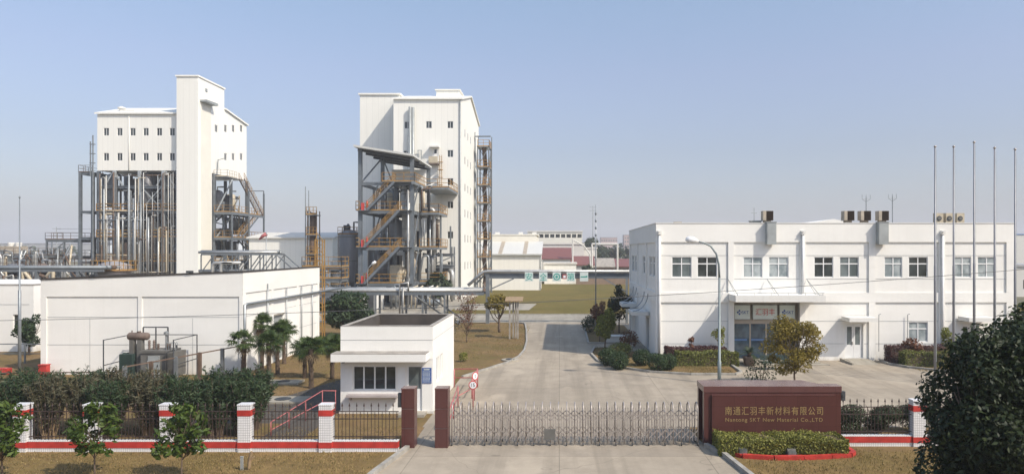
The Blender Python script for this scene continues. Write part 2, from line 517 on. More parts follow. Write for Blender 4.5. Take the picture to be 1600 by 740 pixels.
WIN = {}
def window_meshes(w, h, cols, transom, glass):
    key = (w, h, cols, transom, glass)
    if key not in WIN:
        fr = MB(); t = .05
        fr.box(0, w, -.03, .04, 0, t); fr.box(0, w, -.03, .04, h-t, h)
        fr.box(0, t, -.03, .04, t, h-t); fr.box(w-t, w, -.03, .04, t, h-t)
        zt = h * transom if transom else h - t
        if transom: fr.box(t, w-t, -.03, .04, zt-.035, zt+.035)
        for i in range(1, cols):
            x = w*i/cols
            fr.box(x-.03, x+.03, -.028, .038, t, (zt-.035) if transom else h-t)
            if transom: fr.box(x-.03, x+.03, -.028, .038, zt+.035, h-t)
        gl = MB(); gl.box(t, w-t, .0, .012, t, h-t)
        WIN[key] = (mesh_of(fr, "window", "white_paint"), mesh_of(gl, "pane", glass))
    return WIN[key]
def window(parent, x, y, z, w, h, cols=2, transom=None, glass="dark_glass", rot=0):
    f, g = window_meshes(round(w,2), round(h,2), cols, transom, glass)
    o = put(parent, "window", f, (x,y,z), (0,0,rot))
    p = bpy.data.objects.new("pane", g); link(p); p.parent = o
    return o

def text_mesh(s, name, mat, width, height, cx, y, cz, extrude=.012, space=1.0):
    cu = bpy.data.curves.new(name, 'FONT'); cu.body = s; cu.size = 1; cu.extrude = .5; cu.space_character = space
    to = bpy.data.objects.new(name, cu); link(to)
    bpy.context.view_layer.update()
    me = bpy.data.meshes.new_from_object(to.evaluated_get(bpy.context.evaluated_depsgraph_get()))
    bpy.data.objects.remove(to)
    co = np.array([v.co[:] for v in me.vertices])
    lo, hi = co.min(0), co.max(0)
    sx = width / (hi[0]-lo[0]); sy = height / (hi[1]-lo[1])
    out = MB()
    out.v = [((c[0]-(lo[0]+hi[0])/2)*sx + cx, y - (c[2]/ (hi[2]-lo[2]) if hi[2] > lo[2] else 0)*extrude, (c[1]-(lo[1]+hi[1])/2)*sy + cz) for c in co]
    out.f = [tuple(p.vertices) for p in me.polygons]
    bpy.data.meshes.remove(me)
    return out

# foliage geometry ----------------------------------------------------
def leaves_mesh(name, mat, pos, nrm, size, aspect=1.8, up=None, extra=None):
    """pos (n,3), nrm (n,3): one folded leaf (two triangles + tip) per point"""
    n = len(pos)
    nrm = nrm / (np.linalg.norm(nrm, axis=1, keepdims=True) + 1e-9)
    a = up if up is not None else rng.normal(size=(n,3))
    t = a - nrm * (a*nrm).sum(1, keepdims=True)
    t /= (np.linalg.norm(t, axis=1, keepdims=True) + 1e-9)
    b = np.cross(nrm, t)
    sz = size * rng.uniform(.6, 1.35, (n,1))
    L = t * sz * aspect / 2; W = b * sz / 2
    v = np.stack([pos - L, pos + W*.9 - L*.1 + nrm*sz*.08, pos + L, pos - W*.9 - L*.1 + nrm*sz*.08], 1).reshape(-1,3)
    me = bpy.data.meshes.new(name)
    me.vertices.add(4*n); me.loops.add(4*n); me.polygons.add(n)
    me.vertices.foreach_set("co", v.astype(np.float32).ravel())
    me.loops.foreach_set("vertex_index", np.arange(4*n, dtype=np.int32))
    me.polygons.foreach_set("loop_start", np.arange(0, 4*n, 4, dtype=np.int32))
    me.polygons.foreach_set("loop_total", np.full(n, 4, dtype=np.int32))
    me.materials.append(MATS[mat])
    me.update(calc_edges=True)
    return me
def clump_points(clumps, n, shell=.55):
    """points spread through ellipsoidal clumps [(cx,cy,cz,rx,ry,rz)], weighted by size"""
    cl = np.array(clumps, float)
    w = (cl[:,3]*cl[:,4]*cl[:,5])**(2/3); w /= w.sum()
    idx = rng.choice(len(cl), n, p=w)
    d = rng.normal(size=(n,3)); d /= np.linalg.norm(d, axis=1, keepdims=True)
    r = rng.uniform(0, 1, (n,1))**(1/3) * (1-shell) + shell * rng.uniform(.75, 1.08, (n,1))
    pos = cl[idx,:3] + d*r*cl[idx,3:6]
    nrm = d*.6 + rng.normal(size=(n,3))*.55 + np.array([0,0,.35])
    return pos, nrm
def crown_clumps(cx, cy, cz, rx, ry, rz, n, size=.38, taper=0.0, jitter=.15):
    out = []
    for i in range(n):
        d = rng.normal(size=3); d /= np.linalg.norm(d)
        r = rng.uniform(.35, 1)**.6 * (1 - size*.6)
        z = d[2]*r
        k = 1 - taper * (z*.5+.5)
        s = size * rng.uniform(.65, 1.25)
        out.append((cx + d[0]*r*rx*k, cy + d[1]*r*ry*k, cz + z*rz, rx*s, ry*s, rz*s*.8))
    return out
def put_mesh(parent, name, me):
    o = bpy.data.objects.new(name, me); link(o); o.parent = parent; ORG[o.name] = ORG[parent.name]; return o
def trunk_mb(h, r0, r1, limbs, spread, top, lean=0.0):
    mb = MB()
    pts = [(lean*h*t*t + random.uniform(-1,1)*r0*.4*(t>0), random.uniform(-1,1)*r0*.4*(t>0), h*t) for t in (0,.25,.5,.75,1)]
    mb.tube(pts, [r0*(1-t)+r1*t for t in (0,.25,.5,.75,1)], 8)
    for i in range(limbs):
        a = 2*math.pi*(i+random.random()*.6)/limbs
        b = pts[random.choice((2,3,4))]
        e = (b[0]+math.cos(a)*spread*random.uniform(.5,1), b[1]+math.sin(a)*spread*random.uniform(.5,1), b[2]+(top-b[2])*random.uniform(.5,1))
        m = ((b[0]+e[0])/2+random.uniform(-.1,.1)*spread, (b[1]+e[1])/2, (b[2]+e[2])/2-.08*(top-b[2]))
        mb.tube([b, m, e], [r1*.8, r1*.5, r1*.15], 5)
        for q in range(2):
            a2 = a + random.uniform(-1,1)
            e2 = (m[0]+math.cos(a2)*spread*.4, m[1]+math.sin(a2)*spread*.4, m[2]+(top-m[2])*random.uniform(.3,.9))
            mb.tube([m, e2], [r1*.4, r1*.12], 4)
    return mb
def tree(name, label, cat, loc, h_trunk, r_trunk, cz, rx, ry, rz, leafmat, nleaf, leaf, clumps=22, group=None, taper=.2, aspect=1.8, limbs=7, csize=.36, bark="bark", shell=.5, lean=0):
    t = T(name, label, cat, (loc[0], loc[1], loc[2] if len(loc) > 2 else 0), group)
    part(t, "trunk", trunk_mb(h_trunk, r_trunk, r_trunk*.55, limbs, max(rx, ry)*.75, cz+rz*.6, lean), bark, True, local=True)
    cl = crown_clumps(0, 0, cz, rx, ry, rz, clumps, csize, taper)
    p, n = clump_points(cl, nleaf, shell)
    put_mesh(t, "crown", leaves_mesh("crown", leafmat, p, n, leaf, aspect))
    return t
def hedge_mesh(name, mat, x0, x1, y0, y1, z1, n, leaf, z0=.0):
    """clipped hedge: leaves crowding the faces of a slightly wavy block"""
    u = rng.uniform(size=(n,3)); face = rng.choice(5, n, p=[.34,.3,.12,.12,.12])
    p = np.empty((n,3)); nr = np.zeros((n,3))
    X = x0+(x1-x0)*u[:,0]; Y = y0+(y1-y0)*u[:,1]; Z = z0+(z1-z0)*u[:,2]
    dep = np.abs(rng.normal(size=n))*.05
    p[:,0]=X; p[:,1]=Y; p[:,2]=Z
    wav = .05*np.sin(X*2.3)+.04*np.sin(Y*3.1+X*5.7)+rng.normal(size=n)*.03
    m=face==0; p[m,2]=(z1+wav-dep)[m]; nr[m]=(0,0,1)
    m=face==1; p[m,1]=(y0+dep+wav*.7)[m]; nr[m]=(0,-1,0)
    m=face==2; p[m,0]=(x0+dep)[m]; nr[m]=(-1,0,0)
    m=face==3; p[m,0]=(x1-dep)[m]; nr[m]=(1,0,0)
    m=face==4; p[m,1]=(y1-dep)[m]; nr[m]=(0,1,0)
    nr += rng.normal(size=(n,3))*.6
    return leaves_mesh(name, mat, p, nr, leaf, 1.5)
# ------------------------------------------------------------------ the setting: ground sheets, roads, beds
g = MB(); g.add([(-4000,-300,0),(4000,-300,0),(4000,6000,0),(-4000,6000,0)], [(0,1,2,3)])
ground("ground", g, "far_fields")
def sheet(name, poly, z, mat, th=None, **kw):
    m = MB(); n = len(poly)
    m.add([(x,y,z) for x,y in poly], [tuple(range(n))])
    return ground(name, m, mat, **kw)
sheet("site_ground", [(-160,10),(70,10),(70,76),(-160,76)], .004, "dry_turf")
sheet("plant_yard", [(-160,76),(-12.8,76),(-12.8,150),(-160,150)], .006, "plain_concrete")
sheet("roadside_verge", [(-60,15),(60,15),(60,24.6),(-60,24.6)], .008, "verge_turf")
sheet("lawn", [(-12.8,77.6),(60,77.6),(60,185),(-12.8,185)], .008, "green_lawn")
sheet("driveway", [(-6.6,14),(6.9,14),(5.55,24.0),(5.15,26.2),(5.15,28),(-5.35,28),(-5.3,24.9),(-5.75,22)], .016, "concrete_slabs")
sheet("plaza", [(-5.45,28),(60,28),(60,69),(-5.0,69),(-5.0,62),(-5.45,52)], .012, "concrete_slabs")
sheet("cross_road", [(-90,69),(60,69),(60,77.2),(-90,77.2)], .0165, "plain_concrete")
sheet("side_path", [(-12.4,83.5),(-3.6,83.5),(-3.0,93.5),(-14,93.5)], .018, "plain_concrete")
sheet("asphalt_path", [(-16.2,26.3),(-9.6,26.3),(-9.6,39.5),(-11.6,39.5),(-13.2,34),(-15.0,30)], .012, "asphalt")
sheet("dark_forecourt", [(-12.6,94.5),(-3.6,94.5),(-3.6,99),(-12.6,99)], .018, "green_lawn")

def kerb(name, pts, w=.14, h=.13, mat="kerb_stone", closed=False, seg=1.0):
    """kerb of separate stones with dark joints, one object"""
    m = MB(); pl = [Vector((x,y,0)) for x,y in pts]
    if closed: pl.append(pl[0])
    for a, b in zip(pl, pl[1:]):
        L = (b-a).length; k = max(1, round(L/seg)); d = (b-a)/L
        nrm = Vector((-d.y, d.x, 0))*w/2
        for i in range(k):
            p = a + d*(L*i/k + .008); q = a + d*(L*(i+1)/k - .008)
            dz = random.uniform(-.008, .008)
            vs = [p-nrm, q-nrm, q+nrm, p+nrm]
            m.add([(v.x,v.y,.0) for v in vs] + [(v.x,v.y,h+dz) for v in vs], [(0,3,2,1),(4,5,6,7),(0,1,5,4),(1,2,6,5),(2,3,7,6),(3,0,4,7)])
    return ground(name, m, mat)
def arc(cx, cy, r, a0, a1, n=8):
    return [(cx+r*math.cos(R(a0+(a1-a0)*i/n)), cy+r*math.sin(R(a0+(a1-a0)*i/n))) for i in range(n+1)]
# left bed with the small trees
bedA = [(-5.35,38.9),(-4.35,41.3),(-3.2,44.0),(-2.65,46.5),(-2.45,49.5),(-2.5,54),(-2.9,62),(-3.3,67.6),(-4.2,68.8),(-12,68.8),(-12,52.5),(-9.5,40)]
sheet("planting_bed", bedA, .022, "dry_turf")
kerb("bed_kerb", bedA[:9])
bedB = [(2.55,51.0),(2.15,47.8),(2.45,44.6),(3.6,42.1),(5.2,40.6),(7.4,39.75),(9.9,39.7),(10.45,40.4),(10.5,42.5),(10.25,44.6),(6.1,44.6),(6.1,51.5)]
sheet("planting_bed", bedB, .022, "dry_turf")
kerb("bed_kerb", bedB[:10])
bedB2 = [(2.2,53.2),(6.1,53.2),(6.1,66.5),(3.0,66.5),(2.3,65)]
sheet("planting_bed", bedB2, .022, "dry_turf")
kerb("bed_kerb", [bedB2[1], bedB2[0], bedB2[4], bedB2[3]])
bedC = [(20.4,44.8),(20.3,43.4),(20.9,42.1),(22.2,41.0),(23.6,40.2),(27,39.2),(38,38),(38,44.8)]
sheet("planting_bed", bedC, .022, "dry_turf")
kerb("bed_kerb", bedC[:7])
kerb("driveway_kerb", [(-6.62,14),(-5.82,22),(-5.36,24.85)], .16, .16)
kerb("driveway_kerb", [(6.92,14),(5.62,24.0),(5.22,25.15)], .16, .16)
kerb("lawn_kerb", [(-12.8,77.4),(60,77.4)], .15, .12, seg=2)
# straw grass on the verges and beds: blades nobody could count
def blades(name, areas, n, h):
    pos = []
    tot = sum(a[4] for a in areas)
    for (x0,x1,y0,y1,w) in areas:
        k = int(n*w/tot); q = rng.uniform(size=(k,2))
        pos.append(np.column_stack([x0+(x1-x0)*q[:,0], y0+(y1-y0)*q[:,1]]))
    p = np.vstack(pos)
    # patchy: keep where a coarse wave is high
    keep = (np.sin(p[:,0]*1.7+p[:,1]*.9)+np.sin(p[:,0]*.6-p[:,1]*2.1)+rng.normal(size=len(p))*1.1) > -.5
    p = p[keep]; k = len(p)
    hh = h*rng.uniform(.4,1.3,(k,1))
    pos3 = np.column_stack([p, hh[:,0]/2+.01])
    nr = rng.normal(size=(k,3)); nr[:,2]*=.15
    up = np.tile(np.array([0,0,1.]),(k,1)) + rng.normal(size=(k,3))*.35
    me = leaves_mesh(name, "straw_blade", pos3, nr, h*.28, 3.4, up)
    o = bpy.data.objects.new(name, me); link(o); o["kind"] = "stuff"
    o["label"] = "dry straw coloured grass on the verges and beds"
blades("dry_grass", [(-22,-6.0,20.5,24.4,60),(6.1,20,20.5,24.9,45),(-22,-5.6,25.2,28,20),(-5.0,-2.7,47,67,14),(-10,-5.2,42,67,26),(2.7,5.8,42.5,51,10),(5.8,10,40.2,42.6,12),(21,27,40.8,42.4,8),(-21,-11,29,50,30)], 60000, .09)
# soil behind the fence where the shrubs stand
sheet("shrub_bed", [(-40,25.1),(-11.2,25.1),(-11.2,28.6),(-40,28.6)], .014, "dry_turf")

# haze: real air round everything
hz = MB(); hz.box(-2600, 2600, -60, 2800, -1, 95)
m = bpy.data.materials.new("haze_air"); m.use_nodes = True; nt = m.node_tree; nt.nodes.clear()
vp = nt.nodes.new("ShaderNodeVolumePrincipled"); vp.inputs["Density"].default_value = HAZE
vp.inputs["Color"].default_value = (.96, .97, 1, 1); vp.inputs["Anisotropy"].default_value = .0
om = nt.nodes.new("ShaderNodeOutputMaterial"); nt.links.new(vp.outputs[0], om.inputs["Volume"])
MATS["haze_air"] = m
ground("haze", hz, "haze_air", kind="stuff", label="thin pale haze over the site")
# ------------------------------------------------------------------ right office building
def MF(Y):   # front wall facing the road
    return lambda u, w, z: (u, Y + w, z)
def MR(X):   # wall facing +X, u = Y
    return lambda u, w, z: (X - w, u, z)
def ML(X):   # wall facing -X, u = Y (reversed so normals face out)
    return lambda u, w, z: (X + w, u, z)

BX0, BX1, BY0, BY1, BZ = 6.18, 29.1, 45.0, 62.3, 8.76
ob = T("office_building", "two storey white rendered office building with entrance canopy and rooftop ducts", "building", (BX0, BY0, 0))
s = .0409
X = lambda px: (px - 874) * s
up_w = [(1050,1081),(1090,1121),(1162,1192),(1202,1233),(1273,1303),(1313,1343),(1383,1411),(1421,1451),(1492,1519),(1529,1558)]
holes = [(X(a), X(b), 5.32, 6.63) for a, b in up_w]
holes.append((X(1421), X(1451), 1.19, 2.46))
ENT = (X(1148), X(1254), .0, 3.7)
holes.append(ENT)
D1 = (X(1321), X(1350), .15, 2.35); D2 = (X(1503), X(1531), .15, 2.35)
holes += [D1, D2]
m = MB(); m.wall(MF(BY0+.09), BX0, BX1, 0, BZ-.02, holes, .16)
part(ob, "wall", m, "white_render")
# proud frame: bands and pilasters with butted ends, 3 mm apart
fr = MB()
fr.box(BX0, BX1, BY0, BY0+.087, 7.57, BZ)
fr.box(BX0, BX1, BY0, BY0+.087, 3.73, 4.34)
pil = [(1025,1033),(1138,1147),(1250,1259),(1358,1368),(1467,1477),(1573,1585)]
for a, b in pil:
    fr.box(X(a), X(b), BY0, BY0+.087, 4.343, 7.567)
    fr.box(X(a), X(b), BY0, BY0+.087, 0.0, 3.727)
part(ob, "pilaster", fr, "white_render")
jn = MB()
for i in range(5):
    a, b = X(pil[i][1])+.01, X(pil[i+1][0])-.01
    for z in (6.72, 5.22):
        xs = [a] + [q for (u, v) in up_w for q in (X(u)-.03, X(v)+.03) if a < X(u) < b and abs(z-5.22) < .001 and False] + [b]
        jn.box(a, b, BY0+.078, BY0+.088, z-.014, z+.014)
    for z in (2.52, 1.08):
        segs = [(a, b)]
        for hx0, hx1, hz0, hz1 in ([ENT, D1, D2, holes[10]]):
            new = []
            for (p, q) in segs:
                if hx0 < q and hx1 > p and hz0 < z < hz1:
                    if p < hx0: new.append((p, hx0-.05))
                    if q > hx1: new.append((hx1+.05, q))
                else: new.append((p, q))
            segs = new
        for p, q in segs:
            if q > p: jn.box(p, q, BY0+.078, BY0+.088, z-.014, z+.014)
part(ob, "panel_joint", jn, "joint_grey")
# side walls, back, roof
sw = [(46.1,47.5,5.32,6.63),(47.9,49.1,5.32,6.63),(51.3,53.0,5.32,6.63),(57.0,58.6,5.32,6.63),(59.1,60.8,5.32,6.63)]
sd = [(49.2,50.8,.1,2.3),(56.6,58.2,.1,2.3)]
m = MB(); m.wall(ML(BX0+.09), BY0+.09, BY1, 0, BZ-.02, sw+sd, .16)
m.box(BX0+.3, BX1, BY1-.02, BY1+.2, 0, BZ)
m.wall(MR(BX1), BY0+.09, BY1, 0, BZ-.02, [], .1)
part(ob, "side_wall", m, "white_render")
fr = MB()
fr.box(BX0, BX0+.087, BY0+.09, BY1, 7.57, BZ); fr.box(BX0, BX0+.087, BY0+.09, BY1, 3.73, 4.34)
for y0, y1 in ((45.09,45.5),(50.2,50.7),(55.9,56.4),(61.8,62.3)):
    fr.box(BX0, BX0+.087, y0, y1, 4.343, 7.567); fr.box(BX0, BX0+.087, y0, y1, 0, 3.727) if y0 not in (50.2,) else None
part(ob, "side_pilaster", fr, "white_render")
m = MB(); m.box(BX0+.1, BX1-.05, BY0+.35, BY1-.1, BZ-.55, BZ-.45)
part(ob, "roof", m, "plain_concrete")
m = MB()
m.box(BX0-.03, BX1+.03, BY0-.03, BY0+.28, BZ+.002, BZ+.05); m.box(BX0-.03, BX0+.28, BY0+.285, BY1+.2, BZ+.002, BZ+.05)
m.box(BX1-.25, BX1+.03, BY0+.285, BY1+.2, BZ+.002, BZ+.05)
m.box(BX0+.05, BX0+.3, BY0+.3, BY1, BZ-.5, BZ); m.box(BX0+.3, BX1-.3, BY0+.2, BY0+.32, BZ-.5, BZ)
part(ob, "parapet_coping", m, "weathered_render")
# gable rising behind the parapet
m = MB(); m.prism_xz([(16.3,8.3),(19.4,8.3),(19.4,8.75),(17.9,9.25),(16.3,8.8)], 52, 60)
gl_ = ["grey_glass","dark_glass","curtain_glass","curtain_glass","dark_glass","grey_glass","curtain_glass","dark_glass","curtain_glass","curtain_glass"]
for i, (a, b) in enumerate(up_w):
    window(ob, X(a), BY0+.17, 5.32, X(b)-X(a), 1.31, 2, .66, gl_[i])
window(ob, X(1421), BY0+.17, 1.19, X(1451)-X(1421), 1.27, 2, .66, "curtain_glass")
for (y0,y1,z0,z1) in sw:
    window(ob, BX0+.2, y1, z0, y1-y0, z1-z0, 2, .66, "grey_glass", -math.pi/2)
# dark rooms behind the panes
# downpipes
for px, z0 in ((1030,0.02),(1254,4.36),(1472,0.02)):
    m = MB(); x = X(px)
    m.tube([(x, BY0-.09, z0), (x, BY0-.09, 8.05)], .07, 10)
    for z in (1.5,3,5,6.6): 
        if z > z0: m.box(x-.1, x+.1, BY0-.12, BY0-.002, z, z+.05)
    d = part(ob, "downpipe", m, "white_paint", True)
    h = MB(); h.box(x-.13, x+.13, BY0-.2, BY0-.003, 8.05, 8.3); h.tube([(x-.05, BY0-.2, 8.22),(x-.05, BY0-.28, 8.2)], .05, 8)
    part(d, "hopper", h, "weathered_render")
# entrance: porch, canopy, doors
px0, px1 = ENT[0], ENT[1]
m = MB()
m.box(px0-.02, px0, BY0+.26, BY0+.9, 0, 3.7); m.box(px1, px1+.02, BY0+.26, BY0+.9, 0, 3.7)
m.box(px0, px1, BY0+.26, BY0+.9, 3.7, 3.72)
part(ob, "porch_reveal", m, "weathered_render")
m = MB(); Yd = BY0+.8
m.box(px0, px1, Yd, Yd+.06, 2.28, 2.52)
for x in (px0, px0+1.15, px0+2.2, px0+3.2, px1-.1): m.box(x, x+.1, Yd, Yd+.07, .05, 2.28)
m.box(px0, px1, Yd+.01, Yd+.05, 0, .05); m.box(px0,px1,Yd+.02,Yd+.08,2.52,3.7)
ent = part(ob, "entrance_door", m, "door_frame")
m = MB(); m.box(px0+.05, px1-.05, Yd+.03, Yd+.04, .06, 2.27); part(ent, "pane", m, "entrance_glass")
m = MB()
for x in (px0+.12, px0+1.27, px0+2.32, px0+3.3): m.box(x, x+.88, Yd+.022, Yd+.028, 1.18, 1.3)
part(ent, "safety_stripe", m, "far_blue")
m = MB()
c0, c1 = 10.84, 16.3
m.box(c0, c1, 43.2, BY0-.004, 3.92, 4.25)
cn = part(ob, "canopy", m, "white_paint")
m = MB()
m.box(c0-.03, c1+.03, 43.15, 43.2, 3.88, 4.28); m.box(c0-.03, c0, 43.2, BY0-.004, 3.88, 4.28); m.box(c1, c1+.03, 43.2, BY0-.004, 3.88, 4.28)
for i in range(1, 10): m.box(c0+(c1-c0)*i/10-.008, c0+(c1-c0)*i/10+.008, 43.147, 43.149, 3.9, 4.26)
part(cn, "fascia", m, "weathered_render")
m = MB()
for x in (c0+.2, (c0+c1)/2, c1-.2):
    m.beam((x, 43.5, 4.26), (x-.25 if x < 13 else x-.3, BY0-.02, 5.2), .03); m.beam((x, 44.2, 4.26), (x-.25 if x<13 else x-.3, BY0-.02, 5.2), .025)
m.beam((c0, 43.3, 4.42),(c1, 43.3, 4.42), .025)
for i in range(6): m.beam((c0+.1+i*(c1-c0-.2)/5, 43.3, 4.25),(c0+.1+i*(c1-c0-.2)/5, 43.3, 4.42), .02)
part(cn, "stay_rod", m, "galvanised")
m = MB(); m.box(px0-.5, px1+.6, 43.5, BY0-.004, .012, .14); m.box(px0-.9, px1+1.0, 43.0, 43.495, .012, .07)
part(ob, "entrance_step", m, "plain_concrete")
# door leaves with small canopies
for i, D in enumerate((D1, D2)):
    m = MB(); y = BY0+.17
    m.box(D[0], D[0]+.07, y, y+.07, D[2], D[3]); m.box(D[1]-.07, D[1], y, y+.07, D[2], D[3]); m.box(D[0]+.07, D[1]-.07, y, y+.07, D[3]-.07, D[3])
    xm = (D[0]+D[1])/2
    for a, b in ((D[0]+.075, xm-.005), (xm+.005, D[1]-.075)):
        m.box(a, b, y+.015, y+.055, D[2]+.02, 1.0); m.box(a, a+.1, y+.015, y+.055, 1.0, D[3]-.08); m.box(b-.1, b, y+.015, y+.055, 1.0, D[3]-.08); m.box(a+.1, b-.1, y+.015, y+.055, D[3]-.2, D[3]-.08)
    dr = part(ob, "double_door", m, "white_paint")
    g = MB(); g.box(D[0]+.17, xm-.1, y+.03, y+.04, 1.0, D[3]-.2); g.box(xm+.1, D[1]-.17, y+.03, y+.04, 1.0, D[3]-.2)
    part(dr, "pane", g, "grey_glass")
    h = MB(); h.box(xm-.09, xm-.06, y-.04, y+.014, 1.0, 1.2); part(dr, "handle", h, "stainless")
    g = MB(); g.box(D[0]-.25, D[1]+.35, 43.75, BY0-.004, 2.6, 2.85); part(ob, "door_canopy", g, "weathered_render")
    g = MB(); g.box(D[0]-.1, D[1]+.2, 44.1, BY0-.004, .012, .14)
    g.prism_yz([(43.3,.012),(44.095,.012),(44.095,.138)], D[0]-.1, D[1]+.2); g.beam((D[0]-.35,44.9,.12),(D[0]-.25,43.2,.05),.12,.16)
    part(ob, "door_step", g, "plain_concrete")
for k, (y0, y1) in enumerate(((49.2,50.8),(56.6,58.2))):
    m = MB(); m.box(BX0+.2, BX0+.26, y0, y1, .1, 2.3); d = part(ob, "side_door", m, "grey_glass")
    f = MB(); 
    for y in (y0, (y0+y1)/2-.03, y1-.06): f.box(BX0+.16, BX0+.198, y, y+.06, .1, 2.3)
    part(d, "frame", f, "white_paint")
    m = MB(); m.box(5.0, BX0-.003, y0-.5, y1+.5, 2.55, 2.8)
    # curved stays above
    c = part(ob, "side_canopy", m, "weathered_render")
    m = MB()
    for y in (y0-.3, y1+.3):
        m.tube([(5.1+1.05*math.sin(t), y, 2.82+1.25*(1-math.cos(t))) for t in [i*math.pi/16 for i in range(9)]], .035, 6)
    part(c, "curved_stay", m, "galvanised")
    m = MB(); m.box(5.0, BX0-.003, y0-.3, y1+.3, .02, .14); m.box(4.7, 4.995, y0-.3, y1+.3, .02, .08); part(ob, "side_step", m, "plain_concrete")
# metal boxes hung on the front of the parapet
for a, b in ((1196,1210),(1369,1384)):
    m = MB(); m.box(X(a), X(b), BY0-.42, BY0-.003, 7.42, 8.82); m.box(X(a)-.03, X(b)+.03, BY0-.45, BY0-.003, 8.825, 8.86)
    m.box(X(a)+.04, X(b)-.04, BY0-.425, BY0-.421, 7.5, 8.75)
    part(ob, "duct_casing", m, "duct_grey")
m = MB()
for a, y0 in ((1279,BY0),(1324,BY0)):
    pass
for x, z in ((X(1373),2.95),(X(1418),2.95)): m.tube([(x, BY0-.03, .6),(x, BY0-.03, z),(x+.1, BY0-.1, z+.05)], .022, 6)
part(ob, "conduit", m, "galvanised")
# signs above the entrance
def arrow_emblem(cx, cz, y, r, mat, parent):
    m = MB()
    for (dx, dz) in ((-.55,0),(0,.55),(0,-.55)):
        q = r*.42
        c = (cx+dx*r, cz+dz*r)
        m.prism_xz([(c[0]-q,c[1]),(c[0],c[1]-q),(c[0]+q,c[1]),(c[0],c[1]+q)], y-.006, y)
    m.prism_xz([(cx+.25*r,cz),(cx+.7*r,cz-.35*r),(cx+.7*r,cz+.35*r)], y-.006, y)
    part(parent, "emblem", m, mat)
yb = BY0+.46
for k, (a, b, lab) in enumerate(((1151,1175,"lightbox with blue emblem and SKT letters, left of the red characters over the entrance"),
                     (1180,1218,"wide pale lightbox with three red characters over the office entrance"),
                     (1222,1246,"lightbox with blue emblem and SKT letters, right of the red characters over the entrance"))):
    m = MB(); m.box(X(a), X(b), yb, yb+.16, 2.62, 3.5)
    sg = T("lightbox_sign", lab, "sign", (X(a), yb, 2.62), "lightbox signs over the entrance")
    part(sg, "panel", m, "sign_pale")
    m = MB(); m.box(X(a)-.03,X(b)+.03,yb+.02,yb+.17,2.585,2.618); m.box(X(a)-.03,X(b)+.03,yb+.02,yb+.17,3.502,3.53)
    m.box(X((a+b)/2)-.02, X((a+b)/2)+.02, yb+.05, yb+.1, 3.53, 3.7)
    part(sg, "frame", m, "galvanised")
    if k == 1:
        part(sg, "lettering", text_mesh("汇羽丰", "lettering", None, 1.25, .42, X((a+b)/2), yb-.003, 3.08), "letter_red")
    else:
        part(sg, "lettering", text_mesh("SKT", "lettering", None, .44, .2, X(a)+.68, yb-.003, 3.05), "letter_blue")
        arrow_emblem(X(a)+.3, 3.05, yb-.002, .19, "letter_blue", sg)

# rooftop equipment: each a thing
def roof_duct(a, b, label):
    x0, x1 = X(a)*1.02, X(b)*1.02
    t = T("exhaust_duct", label, "roof duct", (x0, 45.9, BZ-.45), "square exhaust ducts on the office roof")
    m = MB(); m.box(x0, x1-.08, 46.0, 46.5, 9.0, 9.62); m.box(x0, x0+.2, 45.95, 45.999, 9.0, 9.62)
    m.box(x0+.1, x1-.2, 46.1, 46.4, BZ-.45, 8.998)
    part(t, "casing", m, "duct_tan")
    m = MB()
    for i in range(12): m.beam((x0+.22, 45.96, 9.03+i*.05), (x1-.1, 45.96, 9.03+i*.05), .05, .012)
    m.box(x0+.2, x1-.08, 45.985, 45.997, 9.0, 9.62)
    part(t, "louvre", m, "louvre_brown")
roof_duct(1193,1211,"brown louvred exhaust duct on the roof above the entrance, apart from the others")
roof_duct(1320,1338,"brown louvred exhaust duct, leftmost of the row of three on the roof")
roof_duct(1346,1364,"brown louvred exhaust duct, middle of the row of three on the roof")
roof_duct(1374,1392,"brown louvred exhaust duct, rightmost of the row of three on the roof")
def condenser(a, label):
    x0 = X(a)*1.03; x1 = x0+.42
    t = T("air_conditioner", label, "air conditioner", (x0, 46.4, BZ-.45), "outdoor units with round fans on the roof")
    m = MB(); m.box(x0, x1+.08, 46.4, 46.75, 8.7, 9.5); m.box(x0+.05, x0+.12, 46.45, 46.7, BZ-.45, 8.698); m.box(x1-.05, x1+.02, 46.45, 46.7, BZ-.45, 8.698)
    part(t, "casing", m, "cream_paint")
    m = MB(); m.lathe([(.15,0),(.165,.02),(.15,.035)], ((x0+.22), 46.36, 9.15), 20, 'y'); part(t, "fan_guard", m, "dark_steel")
    m = MB(); m.lathe([(.1,0),(.1,.008)], ((x0+.22), 46.35, 9.15), 20, 'y'); part(t, "fan", m, "equipment_grey")
condenser(1463,"cream outdoor air conditioner with round fan, leftmost of three on the roof behind the flagpoles")
condenser(1479,"cream outdoor air conditioner with round fan, middle of three on the roof behind the flagpoles")
condenser(1496,"cream outdoor air conditioner with round fan, rightmost of three on the roof behind the flagpoles")
m = MB(); x = X(1058)*1.04; m.lathe([(.28,0),(.28,.25),(.2,.36),(.05,.42)], (x, 46.6, BZ-.42), 14); m.tube([(x,46.6,BZ-.05),(x,46.6,BZ+.12)], .12)
m.box(x-.25, x+.25, 46.4, 46.8, BZ+.02, BZ+.16)
solo("roof_vent", m, "cream_paint", "small cream vent on the roof edge near the office's left corner", "roof vent", (x,46.6,BZ-.45))
m = MB(); x = X(1183)*1.03; m.box(x-.35, x+.3, 46.4, 47.0, BZ-.45, BZ+.2); m.box(x-.4, x+.35, 46.35, 47.05, BZ+.203, BZ+.25)
m.tube([(x-.1,46.7,BZ+.2),(x-.1,46.7,BZ+1.1)], .02, 5); m.tube([(x-.3,46.7,BZ+.75),(x+.1,46.7,BZ+.75)], .015, 5)
solo("roof_unit", m, "duct_grey", "grey box with thin aerial on the roof left of the lone louvred duct", "roof unit", (x,46.6,BZ-.45))
